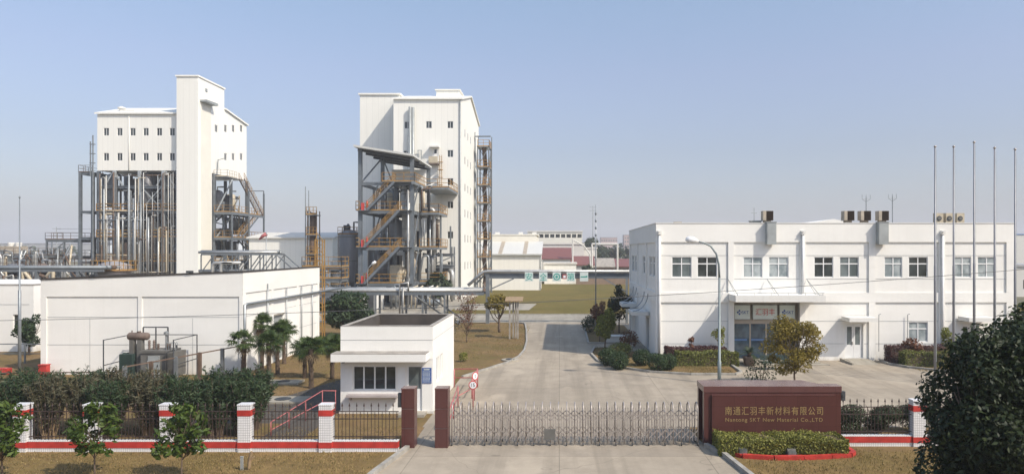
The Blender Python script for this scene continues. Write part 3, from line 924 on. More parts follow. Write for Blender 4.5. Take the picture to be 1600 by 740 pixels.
for px, h, lab in ((1353,2.0,"thin forked aerial standing behind the left of the three louvred ducts"),(1394,2.05,"thin forked aerial standing right of the three louvred ducts")):
    x = X(px)*1.09; t = T("roof_aerial", lab, "antenna", (x, 49, BZ-.45), "aerials on the office roof")
    m = MB(); m.tube([(x,49,BZ-.45),(x,49,BZ+h)], .03, 6); part(t, "mast", m, "galvanised")
    m = MB()
    for dx in (-.28,0,.28): m.tube([(x,49,BZ+h-.35),(x+dx,49,BZ+h-.15),(x+dx,49,BZ+h+.15)], .015, 5)
    m.tube([(x-.2,49,BZ+h-.15),(x+.2,49,BZ+h-.15)],.015,5)
    part(t, "aerial", m, "galvanised")
m = MB(); m.box(17.2, 22.5, 52, 60, BZ-.44, BZ+.05); m.prism_xz([(17.0,BZ+.053),(22.7,BZ+.053),(20.2,BZ+.6)], 51.8, 60.2)
solo("roof_shed", m, "white_render", "low white gabled roof structure behind the parapet of the office", "roof shed", (20,56,BZ-.45))

# ------------------------------------------------------------------ guardhouse
gx0, gx1, gy0, gy1, gz = -9.45, -5.47, 30.4, 36.5, 3.74
gh = T("guardhouse", "small white flat roofed guardhouse with wide sliding window beside the gate", "building", (gx0, gy0, 0))
WF = (-8.93, -7.05, 1.0, 2.05); DF = (-6.58, -5.93, .12, 2.07)
m = MB(); m.wall(MF(gy0), gx0, gx1, 0, 3.15, [WF, DF], .14); m.wall(MF(gy0), gx0, gx1, 3.17, gz, [], .1)
m.wall(MR(gx1), gy0, gy1, 0, 3.15, [(31.35,32.1,1.15,2.25),(32.3,33.0,1.15,2.25)], .14); m.wall(MR(gx1), gy0, gy1, 3.17, gz, [], .1)
m.wall(ML(gx0), gy0, gy1, 0, gz, [], .1)
m.add([(gx0,gy1,0),(gx1,gy1,0),(gx1,gy1,gz),(gx0,gy1,gz)],[(0,1,2,3)])
part(gh, "wall", m, "white_render")
m = MB(); m.box(gx0+.02, gx1-.012, gy0+.012, gy1-.02, 3.14, 3.18); part(gh, "panel_joint", m, "joint_grey")
m = MB(); m.box(gx0+.2, gx1-.2, gy0+.2, gy1-.2, 3.0, 3.1)
m.box(gx0+.195, gx0+.2, gy0+.2, gy1-.2, 3.1, gz-.02); m.box(gx1-.2, gx1-.195, gy0+.2, gy1-.2, 3.1, gz-.02)
m.box(gx0+.2, gx1-.2, gy1-.205, gy1-.2, 3.1, gz-.02); m.box(gx0+.2, gx1-.2, gy0+.195, gy0+.2, 3.1, gz-.02)
part(gh, "roof", m, "membrane")
m = MB(); m.box(gx0, gx1, gy0, gy0+.19, gz+.002, gz+.03); m.box(gx0, gx1, gy1-.21, gy1, gz+.002, gz+.03)
m.box(gx0, gx0+.19, gy0+.193, gy1-.213, gz+.002, gz+.03); m.box(gx1-.19, gx1, gy0+.193, gy1-.213, gz+.002, gz+.03)
part(gh, "parapet_coping", m, "coping_stone")
m = MB(); m.box(gx0+.12, gx1-.02, gy0-.0, gy0+.003, .0, .0)
m = MB(); m.box(-9.62, -5.62, 29.6, gy0-.004, 2.34, 2.66); part(gh, "window_canopy", m, "white_render")
m = MB(); m.box(-9.62, -5.62, 29.6, gy0-.004, 2.663, 2.69); part(gh, "canopy_top", m, "coping_stone")
window(gh, WF[0], gy0+.1, 1.0, 1.88, 1.05, 4, None, "dark_glass")
for (a,b) in ((31.35,32.1),(32.3,33.0)): window(gh, gx1-.1, a, 1.15, b-a, 1.1, 1, None, "curtain_glass", math.pi/2)
m = MB(); m.box(-9.1, -6.92, gy0-.38, gy0-.004, .76, .86); m.box(-9.0,-8.95,gy0-.3,gy0-.004,.6,.757); m.box(-7.05,-7.0,gy0-.3,gy0-.004,.6,.757)
part(gh, "window_shelf", m, "copper_pink")
m = MB(); m.box(DF[0], DF[0]+.06, gy0+.06, gy0+.12, .12, 2.07); m.box(DF[1]-.06, DF[1], gy0+.06, gy0+.12, .12, 2.07); m.box(DF[0]+.06, DF[1]-.06, gy0+.06, gy0+.12, 2.0, 2.07); m.box(DF[0]+.06, DF[1]-.06, gy0+.07, gy0+.11, .12, 1.05)
d = part(gh, "door", m, "white_paint")
m = MB(); m.box(DF[0]+.06, DF[1]-.06, gy0+.085, gy0+.095, 1.05, 2.0); part(d, "pane", m, "grey_glass")
m = MB(); m.box(DF[0]+.08, DF[0]+.12, gy0+.03, gy0+.068, .95, 1.1); part(d, "handle", m, "stainless")
m = MB(); m.box(-6.98, -6.66, gy0-.012, gy0-.002, 1.05, 2.0); part(gh, "notice_panel", m, "white_paint")
m = MB(); m.box(gx0-.05, gx1+.05, gy0-.05, gy0-.003, .0, .12); part(gh, "plinth", m, "weathered_render")
m = MB(); m.box(-6.8, -5.7, 29.6, gy0-.053, .012, .12); part(gh, "door_step", m, "plain_concrete")
m = MB(); m.lathe([(.06,0),(.07,.03),(.05,.1)], (-9.3, gy0-.12, 2.2), 10); m.box(-9.33,-9.27,gy0-.1,gy0-.003,2.22,2.3); part(gh, "wall_lamp", m, "dark_steel")
# blue notice board
nb = T("notice_board", "blue notice board with small white text on the guardhouse wall", "sign", (-5.7, gy0-.03, 1.3))
m = MB(); m.box(-5.93, -5.52, gy0-.03, gy0-.004, 1.31, 1.97); part(nb, "board", m, "blue_paint")
m = MB()
m.box(-5.85,-5.6,gy0-.034,gy0-.031,1.88,1.92)
for r in range(9):
    x = -5.9
    while x < -5.58:
        w = random.uniform(.02,.06); m.box(x, min(x+w,-5.55), gy0-.034, gy0-.031, 1.36+r*.055, 1.38+r*.055); x += w+.012
part(nb, "text_lines", m, "sign_pale")

# ------------------------------------------------------------------ left workshop building (white, windowless front)
LX0, LX1, LY0, LY1 = -29.4, -17.95, 39.9, 52.7
zl, zr = 5.36, 5.78
lb = T("workshop_building", "long white windowless workshop building with dark roof edge behind the shrubs", "building", (LX0, LY0, 0))
def ztop(x): return zl + (zr-zl)*(x-LX0)/(LX1-LX0)
m = MB()
m.add([(LX0,LY0+.06,0),(LX1-.06,LY0+.06,0),(LX1-.06,LY0+.06,zr-.1),(LX0,LY0+.06,zl-.1)],[(0,1,2,3)])
DW = (44.35,45.9,0.1,2.9)
m.wall(MR(LX1-.06), LY0+.06, LY1, 0, zr-.1, [DW], .15)
m.add([(LX0,LY1,0),(LX0,LY0+.06,0),(LX0,LY0+.06,zl-.1),(LX0,LY1,zl-.1)],[(0,1,2,3)])
m.add([(LX1-.06,LY1,0),(LX0,LY1,0),(LX0,LY1,zl-.1),(LX1-.06,LY1,zr-.1)],[(0,1,2,3)])
part(lb, "wall", m, "white_render")
m = MB()
xa, xb = (216-874)*.0363, (222-874)*.0363
# raised frame of the front and side panels (bays sunk 55 mm)
m.add([(LX0,LY0,4.42),(LX1,LY0,4.42),(LX1,LY0,zr),(LX0,LY0,zl)],[(0,1,2,3)])
m.add([(LX0,LY0,4.42),(LX1,LY0,4.42),(LX1,LY0+.058,4.42),(LX0,LY0+.058,4.42)],[(0,3,2,1)])
for a, b in ((LX0,LX0+.32),(xa,xb),(LX1-.2,LX1)): m.box(a, b, LY0, LY0+.057, 0, 4.417)
m.box(LX1-.057, LX1, LY0+.058, LY1, 4.6, zr)
for y in (LY0+.06, 43.9, 48.2, LY1-.4): m.box(LX1-.057, LX1, y, y+.36, 0, 4.597)
part(lb, "pilaster", m, "white_render")
m = MB()
for z in (3.26, 1.7):
    m.box(LX0+.34, xa-.01, LY0+.048, LY0+.059, z-.012, z+.012); m.box(xb+.01, LX1-.22, LY0+.048, LY0+.059, z-.012, z+.012)
    for a, b in ((40.35,43.85),(46.3,48.15),(48.6,52.25)): m.box(LX1-.059, LX1-.048, a, b, z-.012, z+.012)
for x in ((LX0+xa)/2, (xb+LX1)/2): m.box(x-.01, x+.01, LY0+.05, LY0+.0595, .1, 3.2)
part(lb, "panel_joint", m, "joint_grey")
m = MB()
m.add([(LX0+.1,LY0+.1,zl-.3),(LX1-.1,LY0+.1,zr-.3),(LX1-.1,LY1,zr-.3),(LX0+.1,LY1,zl-.3)],[(0,1,2,3)])
part(lb, "roof", m, "membrane")
m = MB()
def sl_box(m, x0, x1, y0, y1, dz0, dz1):
    m.add([(x0,y0,ztop(x0)+dz0),(x1,y0,ztop(x1)+dz0),(x1,y1,ztop(x1)+dz0),(x0,y1,ztop(x0)+dz0),(x0,y0,ztop(x0)+dz1),(x1,y0,ztop(x1)+dz1),(x1,y1,ztop(x1)+dz1),(x0,y1,ztop(x0)+dz1)],
          [(0,3,2,1),(4,5,6,7),(0,1,5,4),(1,2,6,5),(2,3,7,6),(3,0,4,7)])
sl_box(m, LX0-.03, LX1+.03, LY0-.04, LY0+.3, .002, .09)
sl_box(m, LX0-.03, LX0+.3, LY0+.3, LY1+.03, .002, .09)
sl_box(m, LX1-.3, LX1+.03, LY0+.3, LY1+.03, .002, .09)
part(lb, "roof_edge", m, "flashing_dark")
m = MB()
m.tube([(LX1+.08, LY0+.1, .1),(LX1+.08, LY0+.1, 3.95),(LX1+.12, LY0+.3, 3.98),(LX1+.12, 60, 3.98)], .075, 10)
part(lb, "service_pipe", m, "galvanised", True)
for y, z1 in ((43.2,5.0),(46.2,4.6),(48.9,4.6),(51.0,4.6)):
    m = MB(); m.tube([(LX1+.06,y,.05),(LX1+.06,y,z1)], .04, 8)
    part(lb, "downpipe", m, "galvanised", True)
m = MB(); m.box(LX1-.2, LX1-.14, DW[0], DW[1], .1, 2.9); part(lb, "side_door", m, "duct_grey")
m = MB(); m.box(LX1-.1, LX1+.02, DW[0]-.1, DW[1]+.1, 2.92, 3.0); part(lb, "door_lintel", m, "plain_concrete")
for px in (147, 297):
    x = (px-874)*.0363
    m = MB(); m.box(x-.16, x+.16, LY0-.12, LY0+.1, ztop(x)+.1, ztop(x)+.22); m.box(x-.03, x+.03, LY0+.0, LY0+.05, ztop(x)+.09, ztop(x)+.1)
    part(lb, "roof_floodlight", m, "dark_steel")

# far left white hall
m = MB(); fx = -36.6
fl = T("store_building", "white rendered store building at the left edge behind the small round tree", "building", (-60, 49, 0))
m.wall(MF(49), -62, fx, 0, 4.62, [((20-874)*.04454,(33-874)*.04454,1.4,2.6)], .15); m.wall(MR(fx), 49, 60, 0, 4.62, [], .1)
m.add([(-62,49,4.6),(fx,49,4.6),(fx,60,4.6),(-62,60,4.6)],[(0,1,2,3)])
part(fl, "wall", m, "white_render")
m = MB(); m.box(-62, fx+.03, 48.97, 49.3, 4.623, 4.7); m.box(fx-.3, fx+.03, 49.3, 60, 4.623, 4.7); part(fl, "roof_edge", m, "coping_stone")
m = MB(); m.box(-62, fx-.3, 48.985, 48.998, 3.28, 3.31); m.box(-40.4,-40.34,48.94,48.997,.1,3.2); part(fl, "panel_joint", m, "joint_grey")
window(fl, (20-874)*.04454, 49.1, 1.4, .58, 1.2, 1, None, "dark_glass")
# ------------------------------------------------------------------ fences
def fence(name_label, xs_pillar, x0, x1, Y, group, pillar_d=.34):
    f = T("boundary_fence", name_label, "fence", (x0, Y, 0), group)
    w = .44
    segs = []; cur = x0
    for px in xs_pillar:
        if px - w/2 > cur: segs.append((cur, px - w/2 - .003))
        cur = px + w/2 + .003
    if x1 > cur: segs.append((cur, x1))
    for a, b in segs:
        m = MB(); m.box(a, b, Y+.06, Y+.26, 0, .14); lw = part(f, "low_wall", m, "white_tile")
        m = MB(); m.box(a, b, Y+.045, Y+.27, .143, .36); part(lw, "red_band", m, "red_paint")
        m = MB(); m.box(a, b, Y+.05, Y+.265, .363, .40); part(lw, "wall_cap", m, "white_tile")
        m = MB(); n = max(1, round((b-a)/.125)); yy = Y+.16
        for z in (.50, 1.12, 1.38): m.box(a, b, yy-.015, yy+.015, z, z+.03)
        for i in range(n):
            x = a + (b-a)*(i+.5)/n
            top = 1.55 if i % 2 == 0 else 1.40
            m.box(x-.009, x+.009, yy-.009, yy+.009, .402, top)
            if i % 2 == 0: m.lathe([(.004,0),(.032,.035),(.002,.16)], (x, yy, top), 5)
            if i % 2: 
                m.add([(x-.055,yy-.006,1.25),(x,yy-.006,1.18),(x+.055,yy-.006,1.25),(x,yy-.006,1.32),(x-.04,yy+.006,1.25),(x,yy+.006,1.2),(x+.04,yy+.006,1.25),(x,yy+.006,1.3)],[(0,1,5,4),(1,2,6,5),(2,3,7,6),(3,0,4,7)])
        part(f, "iron_railing", m, "iron_black")
    for px in xs_pillar:
        m = MB(); m.box(px-w/2, px+w/2, Y, Y+pillar_d, 0, 1.26); pl = part(f, "pillar", m, "white_tile")
        m = MB(); m.box(px-w/2-.012, px+w/2+.012, Y-.012, Y+pillar_d+.012, 1.263, 1.47); part(pl, "red_band", m, "red_paint")
        m = MB(); m.box(px-w/2-.006, px+w/2+.006, Y-.006, Y+pillar_d+.006, 1.473, 1.62); m.box(px-w/2-.02, px+w/2+.02, Y-.02, Y+pillar_d+.02, 1.623, 1.67); part(pl, "pillar_cap", m, "white_tile")
        m = MB(); m.box(px-w/2-.012, px+w/2+.012, Y-.012, Y+pillar_d+.012, .15, .35); part(pl, "foot_band", m, "red_paint")
    return f
fence("white tiled boundary fence with red bands and black spear railings left of the gate", [-18.8,-16.35,-13.7,-10.98,-8.15], -23, -5.63, 24.5, "boundary fences")
fence("white tiled boundary fence with red bands and black spear railings right of the granite sign", [12.9,16.2,19.4], 10.16, 22, 25.2, "boundary fences")

# red granite gate posts
for x0, x1, lab in ((-5.61,-5.15,"red granite gate post with black intercom at the end of the left fence"),
                    (-4.42,-3.96,"red granite gate post where the folding gate begins")):
    t = T("gate_post", lab, "gate post", ((x0+x1)/2, 25.2, 0), "granite gate posts")
    for i in range(3):
        m = MB(); m.box(x0, x1, 25.0, 25.5, .02+i*.695, .7+i*.695); part(t, "granite_block", m, "granite")
    m = MB(); m.box(x0+.01, x1-.01, 25.01, 25.49, .0, 2.09); part(t, "core", m, "coping_stone")
    m = MB(); m.box(x0-.01, x1+.01, 24.99, 25.51, 2.092, 2.13); part(t, "cap", m, "granite_top")
    if x0 < -5:
        m = MB(); m.box(x0-.14, x0-.003, 25.05, 25.2, 1.45, 1.95); m.box(x0-.13,x0-.02,25.03,25.048,1.5,1.9); part(t, "intercom", m, "dark_steel")

# retractable gate
gt = T("folding_gate", "stainless steel folding gate closed across the driveway", "gate", (-3.9, 25.6, 0))
gx_a, gx_b, nU = -3.86, 4.98, 31
st = (gx_b-gx_a)/(nU-1)
um = MB()
um.tube([(0,-.3,.1),(0,-.3,1.2),(0,-.27,1.33),(0,-.2,1.44),(0,-.1,1.5),(0,0,1.52),(0,.1,1.5),(0,.2,1.44),(0,.27,1.33),(0,.3,1.2),(0,.3,.1)], .022, 6)
um.tube([(0,-.3,.18),(0,.3,.18)], .02, 5); um.tube([(0,-.3,1.2),(0,.3,1.2)], .014, 5)
ume = mesh_of(um, "upright", "stainless", True)
sce = []
for yy in (-.3, .3):
    sc = MB()
    for z0, z1 in ((.28,.58),(.92,1.16)):
        sc.beam((0,yy-.012,z0),(st,yy-.012,z1),.014,.03); sc.beam((0,yy+.012,z1),(st,yy+.012,z0),.014,.03)
    sc.tube([(st/3,yy,.2),(st/3,yy,1.26)],.012,5); sc.tube([(2*st/3,yy,.2),(2*st/3,yy,1.26)],.012,5)
    sce.append(mesh_of(sc, "scissor_lattice", "stainless"))
wh = MB(); wh.lathe([(.055,-.02),(.06,0),(.055,.02)], (0,0,0), 12, 'x')
whe = mesh_of(wh, "wheel", "dark_steel", True)
for i in range(nU):
    x = gx_a + st*i
    u = put(gt, "upright", ume, (x, 25.6, 0))
    if i < nU-1:
        for q_ in sce: put(gt, "scissor_lattice", q_, (x, 25.6, 0))
    if i % 2 == 0:
        for dy in (-.3, .3):
            q = bpy.data.objects.new("wheel", whe); link(q); q.parent = u; q.location = (0, dy, .076)
m = MB(); m.box(.75, 1.1, 25.25, 25.95, .2, .62)
m = MB(); m.box(-.55, -.15, 25.27, 25.3, .25, .62); part(gt, "drive_box", m, "equipment_grey")
# two flat rails in the concrete
# ------------------------------------------------------------------ granite name wall
nw = T("name_wall", "dark red granite company name wall with gold lettering at the gate", "sign wall", (7.7, 25.3, 0))
sx0, sx1 = 5.2, 10.12
m = MB(); m.box(sx0, sx1, 25.3, 25.55, 0, 1.93); part(nw, "front_wall", m, "granite")
m = MB(); m.box(sx0, 9.2, 26.3, 26.5, 0, 1.93); part(nw, "back_wall", m, "granite")
m = MB(); m.prism([(sx0-.02,25.28),(sx1+.02,25.28),(sx1+.02,25.8),(9.5,25.8),(9.1,26.52),(sx0-.02,26.52)], 1.933, 2.15); part(nw, "top_slab", m, "granite_top")
m = MB(); m.box(9.0, 9.2, 25.55, 26.3, 0, 1.93); m.box(9.2, sx1, 25.553, 25.78, 0, 1.93); part(nw, "end_wall", m, "granite")
m = MB(); m.box(5.47, 9.86, 25.22, 25.298, .25, 1.83); part(nw, "name_panel", m, "granite")
m = MB(); m.box(5.45, 9.88, 25.21, 25.299, 1.833, 1.86); part(nw, "panel_ledge", m, "granite_top")
part(nw, "chinese_lettering", text_mesh("南通汇羽丰新材料有限公司", "lettering", None, 3.5, .30, 7.69, 25.217, 1.29, .012, 1.18), "gold_letter")
part(nw, "latin_lettering", text_mesh("Nantong SKT New Material Co.,LTD", "lettering", None, 3.48, .175, 7.69, 25.217, .95, .01, 1.15), "gold_letter")
m = MB(); m.box(10.16, 10.3, 25.35, 25.5, 1.62, 1.95); m.tube([(10.23,25.33,1.8),(10.23,25.349,1.8)], .05, 10); m.box(10.12,10.16,25.4,25.45,1.75,1.8)
part(nw, "speaker_box", m, "dark_steel")
# clipped hedge at its foot
hd = T("clipped_hedge", "yellow green clipped hedge at the foot of the granite name wall", "hedge", (7.6, 24.5, 0))
m = MB(); m.box(5.55, 9.75, 24.05, 25.0, 0, .5); part(hd, "dark_core", m, "bark")  # solid dark core added so the hedge is not see-through
put_mesh(hd, "leaves", hedge_mesh("leaves", "gold_hedge_leaf", 5.45-7.6, 9.85-7.6, -.55, .6, .58, 20000, .05))
rk = [(5.85,24.3),(6.2,23.85),(7.2,23.62),(8.2,23.66),(9.2,23.8),(9.9,23.95),(10.12,24.2),(10.12,25.0)]
kerb("red_kerb", rk, .16, .14, "red_paint", seg=.8)
for (x, y), lab in (((6.25,23.98),"grey floodlight at the left end of the hedge below the name wall"),
               ((7.85,23.82),"blue grey floodlight at the middle of the hedge below the name wall"),
               ((9.55,24.05),"pale floodlight at the right end of the hedge below the name wall")):
    t = T("ground_floodlight", lab, "floodlight", (x, y, 0), "floodlights below the name wall")
    m = MB(); m.prism_yz([(y-.09,.12),(y+.1,.05),(y+.12,.3),(y-.02,.33)], x-.14, x+.14); part(t, "housing", m, "equipment_grey")
    m = MB(); m.beam((x-.17,y,.0),(x-.17,y,.2),.02); m.beam((x+.17,y,0),(x+.17,y,.2),.02); part(t, "bracket", m, "dark_steel")
    m = MB(); m.add([(x-.12,y+.118,.09),(x+.12,y+.118,.09),(x+.12,y+.03,.325),(x-.12,y+.03,.325)],[(0,1,2,3)]); m.box(x-.12,x+.12,y-.088,y-.08,.14,.3); part(t, "lamp_glass", m, "grey_glass")

# ------------------------------------------------------------------ poles
fpl = ["flagpole nearest the street lamp, leftmost of five bare steel flagpoles","second from the left of five bare steel flagpoles","tallest bare steel flagpole, middle one of the five","second from the right of five bare steel flagpoles","rightmost of the five bare steel flagpoles, at the end of the office front"]
for k, (px, py) in enumerate(((1461,231),(1490,231),(1522,224),(1554,233),(1586,235))):
    Y = 37.0; x = (px-874)*Y/1100; h = 7+(392-py)*Y/1100
    t = T("flagpole", fpl[k], "flagpole", (x, Y, 0), "bare flagpoles in a row")
    m = MB(); m.tube([(0,0,0),(0,0,h*.5),(0,0,h*.502),(0,0,h)], [.065,.058,.048,.036], 10); part(t, "pole", m, "pole_grey", True, True)
    m = MB(); m.lathe([(.02,0),(.07,.04),(.07,.09),(.02,.13)], (0,0,h), 10); part(t, "finial", m, "stainless", True, True)
    m = MB(); m.lathe([(.16,0),(.16,.03),(.08,.12)], (0,0,0), 12); part(t, "base_flange", m, "pole_grey", True, True)
    m = MB(); m.tube([(.06,-.03,1.2),(.06,-.03,h-.1)], .008, 4); part(t, "halyard", m, "sign_pale", False, True)
lp = T("street_lamp", "grey arched street lamp standing in front of the office building", "street lamp", (8.41, 37, 0))
m = MB(); m.tube([(0,0,0),(0,0,1.2),(0,0,1.22),(0,0,5.6)], [.1,.1,.075,.06], 12)
m.tube([(0,0,5.6),(-.03,0,6.3),(-.16,0,6.85),(-.45,0,7.25),(-.8,0,7.42),(-1.15,0,7.5)], [.06,.055,.05,.045,.04,.035], 10)
part(lp, "pole", m, "lamp_pole_grey", True, True)
m = MB(); m.tube([(-1.1,0,7.49),(-1.2,0,7.53),(-1.35,0,7.57),(-1.6,0,7.60),(-1.72,0,7.58),(-1.78,0,7.55)], [.05,.11,.18,.19,.13,.02], 12); part(lp, "lamp_head", m, "lamp_white", True, True)
m = MB(); m.lathe([(.18,0),(.18,.03),(.11,.04)], (0,0,0), 12); part(lp, "base_flange", m, "galvanised", False, True)
t = T("aerial_mast", "thin grey mast with knobbed top beside the cross road", "mast", (3.05, 59, 0))
m = MB(); m.tube([(0,0,0),(0,0,6),(0,0,10.9)], [.06,.05,.025], 8); part(t, "pole", m, "galvanised", True, True)
m = MB()
for z in (8.2,8.8,9.4,10.0): m.lathe([(.03,0),(.08,.06),(.08,.2),(.03,.26)], (0,0,z), 8)
part(t, "insulator", m, "steel_grey", True, True)
t = T("slim_pole", "tall slim grey pole behind the shrubs at the left", "pole", (-27.6, 36, 0))
m = MB(); m.tube([(0,0,0),(0,0,5),(0,0,5.02),(0,0,9.7)], [.085,.07,.045,.02], 10); part(t, "pole", m, "steel_grey", True, True)
m = MB(); m.lathe([(.035,0),(.045,.05),(.01,.12)], (0,0,9.7), 8); part(t, "cap", m, "steel_grey", True, True)
# overhead cable between two posts beyond the frame
def cable(label, a, b, sag, r=.012, n=30, grp=None):
    m = MB(); a = Vector(a); b = Vector(b)
    m.tube([a.lerp(b, i/n) - Vector((0,0,sag*4*(i/n)*(1-i/n))) for i in range(n+1)], r, 5)
    solo("overhead_cable", m, "wire_black", label, "cable", tuple(a), grp)
cable("thin black cable sagging across the whole front of the site", (-26, 29, 4.1), (27, 29, 6.95), .55)
for x, z in ((-26,4.4),(27,7.2)):
    m = MB(); m.tube([(x,29,0),(x,29,z)], [.12,.09], 10); m.box(x-.3,x+.3,28.95,29.05,z-.35,z-.28)
    solo("cable_post", m, "plain_concrete", "concrete post carrying the %s end of the front cable" % ("left" if x < 0 else "right"), "post", (x,29,0))

# ------------------------------------------------------------------ red handrails and speed signs
t = T("red_railing", "pinkish red pipe handrail beside the asphalt path left of the guardhouse", "railing", (-10.4, 28.5, 0), "red pipe railings")
m = MB()
for dz in (0, -.5):
    m.tube([(-9.6,30.3,1.0+dz),(-10.2,30.3,1.0+dz),(-10.9,26.6,.55+dz*.6)], .019, 8)
for (x,y,z) in ((-10.2,30.3,1.0),(-10.45,29.0,.85),(-10.68,27.8,.7),(-10.9,26.6,.55),(-9.62,30.25,1.0)): m.tube([(x,y,0),(x,y,z)], .018, 8)
part(t, "rail", m, "pink_red_paint", True)
t = T("red_railing", "pinkish red pipe handrail running from the guardhouse corner towards the gate", "railing", (-4.2, 33, 0), "red pipe railings")
m = MB()
for z in (.95,.5): m.tube([(-5.4,36.2,z),(-4.2,36.2,z),(-4.15,33.4,z)], .026, 8)
for (x,y) in ((-5.4,36.2),(-4.2,36.2),(-4.15,33.4)): m.tube([(x,y,0),(x,y,.95)], .026, 8)
m.tube([(-4.55,31.6,.95),(-4.3,27.2,.75)], .024, 8); m.tube([(-4.55,31.6,.5),(-4.3,27.2,.35)], .024, 8)
for (x,y,z) in ((-4.55,31.6,.95),(-4.43,29.4,.86),(-4.3,27.2,.75)): m.tube([(x,y,0),(x,y,z)], .026, 8)
m.tube([(-4.15,33.4,.5),(-4.55,31.6,.5)], .02, 6)
part(t, "rail", m, "pink_red_paint", True)
def round_sign(x, y, z, r, txt, label, rz=0):
    t = T("speed_sign", label, "sign", (x, y, 0), "small round signs by the guardhouse", rz)
    m = MB(); m.tube([(0,0,0),(0,0,z+r)], .025, 8); part(t, "post", m, "pink_red_paint", True, True)
    m = MB(); m.lathe([(r,0),(r,.012)], (0,-.045,z), 28, 'y'); d = part(t, "disc", m, "letter_red", False, True)
    m = MB(); m.lathe([(r*.8,0),(r*.8,.004)], (0,-.051,z), 28, 'y'); part(d, "face", m, "sign_white", False, True)
    part(d, "number", text_mesh(txt, "number", None, r*(.85 if len(txt) > 1 else .4), r*.8, 0, -.053, z, .004), "letter_black", False, True)
round_sign(-3.8, 31.0, 1.12, .19, "15", "round red rimmed 15 speed limit sign on a thin red post")
round_sign(-3.98, 33.0, 1.16, .19, "0", "round red rimmed sign turned away behind the 15 sign", R(52))

# ------------------------------------------------------------------ transformer beside the workshop
tr = T("transformer", "grey oil transformer with cylindrical conservator tank before the white workshop wall", "transformer", (-22.9, 38.2, 0))
k = 38.2/1100; TX = lambda px: (px-874)*k; TZ = lambda py: 7-(py-392)*k
m = MB(); m.box(TX(230), TX(270), 37.6, 38.8, 0, TZ(549)); m.box(TX(229), TX(273), 37.55, 38.85, TZ(549)+.003, TZ(545)); part(tr, "tank", m, "equipment_grey")
m = MB(); m.box(TX(242), TX(260), 37.54, 37.597, .3, TZ(553)); m.box(TX(241.5),TX(260.5),37.52,37.55,1.1,1.16); part(tr, "side_panel", m, "duct_grey")
m = MB()
for i in range(9): m.box(TX(271)+i*.055, TX(271)+i*.055+.025, 37.4, 38.6, .3, TZ(547))
part(tr, "radiator", m, "equipment_grey")
m = MB()
for i in range(13): m.box(TX(195)+i*.055, TX(195)+i*.055+.025, 37.7, 38.5, .2, TZ(551))
m.box(TX(194.5),TX(216),38.05,38.15,TZ(553),TZ(550))
part(tr, "radiator", m, "green_paint")
m = MB(); m.lathe([(.05,0),(.17,.03),(.21,.09),(.21,1.03),(.17,1.1),(.05,1.13)], (TX(202), 38.1, TZ(524.5)), 18, 'x'); cn = part(tr, "conservator", m, "equipment_rust", True)
m = MB(); m.lathe([(.1,0),(.1,.06)], (TX(219), 38.1, TZ(524)+.19), 10); m.tube([(TX(208),38.1,TZ(524)+.17),(TX(208),38.1,TZ(524)+.3)], .03,6); part(cn, "filler_cap", m, "equipment_rust")
m = MB(); m.prism_xz([(TX(217),TZ(536)),(TX(224),TZ(536)),(TX(232),.3),(TX(218),.3)], 37.95, 38.25); m.box(TX(207), TX(213), 37.9, 38.2, 1.0, TZ(530)); m.box(TX(219), TX(226), 37.9, 38.2, 1.2, TZ(530)); part(tr, "support_plate", m, "equipment_grey")
m = MB()
for x, h in ((217,512),(270,540),(256,512)): m.tube([(TX(x), 38.6, TZ(548)),(TX(x),38.6,TZ(h))], .04, 6)
m.tube([(TX(217),38.6,TZ(512)),(TX(256),38.6,TZ(512))], .035, 6); m.tube([(TX(237),38.6,TZ(512)),(TX(237),38.6,TZ(547))], .035, 6)
part(tr, "pipe_frame", m, "dark_steel")
for i, x in enumerate((235,242.5,249,263,267)):
    m = MB(); h = .55 if i < 2 else .35
    m.lathe([(.07,0)] + [q for j in range(5) for q in ((.045, .05+j*h/6),(.08,.08+j*h/6))] + [(.03,h)], (TX(x), 38.1, TZ(546)), 10); part(tr, "bushing", m, "equipment_rust")
m = MB()
for x in (265,268.5,272,275.5,279): m.tube([(TX(x),37.9,TZ(546)),(TX(x),37.9,TZ(535)),(TX(x)+.06,37.9,TZ(533)),(TX(x)+.12,37.9,TZ(536))], .02, 5)
part(tr, "cable_riser", m, "galvanised")
m = MB(); m.lathe([(.02,0),(.13,.05),(.13,.2),(.02,.25)], (TX(260),38.2,TZ(524)),10); m.tube([(TX(260),38.2,TZ(546)),(TX(260),38.2,TZ(523))],.05,6); part(tr, "breather", m, "galvanised")
t = T("transformer_fence", "thin dark pipe fence around the transformer", "fence", (TX(184), 37.0, 0))
m = MB()
for x, y in ((184,37),(184,39.4),(290,37),(290,39.4)): m.tube([(TX(x),y,0),(TX(x),y,2.35)], .03, 6)
for z in (1.0,2.33):
    m.tube([(TX(184),37,z),(TX(184),39.4,z)], .025, 6); m.tube([(TX(290),37,z),(TX(290),39.4,z)], .025, 6); 
m.tube([(TX(184),39.4,2.33),(TX(290),39.4,2.33)], .025, 6); m.tube([(TX(184),37,.5),(TX(290),37,.5)], .02, 6)
part(t, "rail", m, "dark_steel")
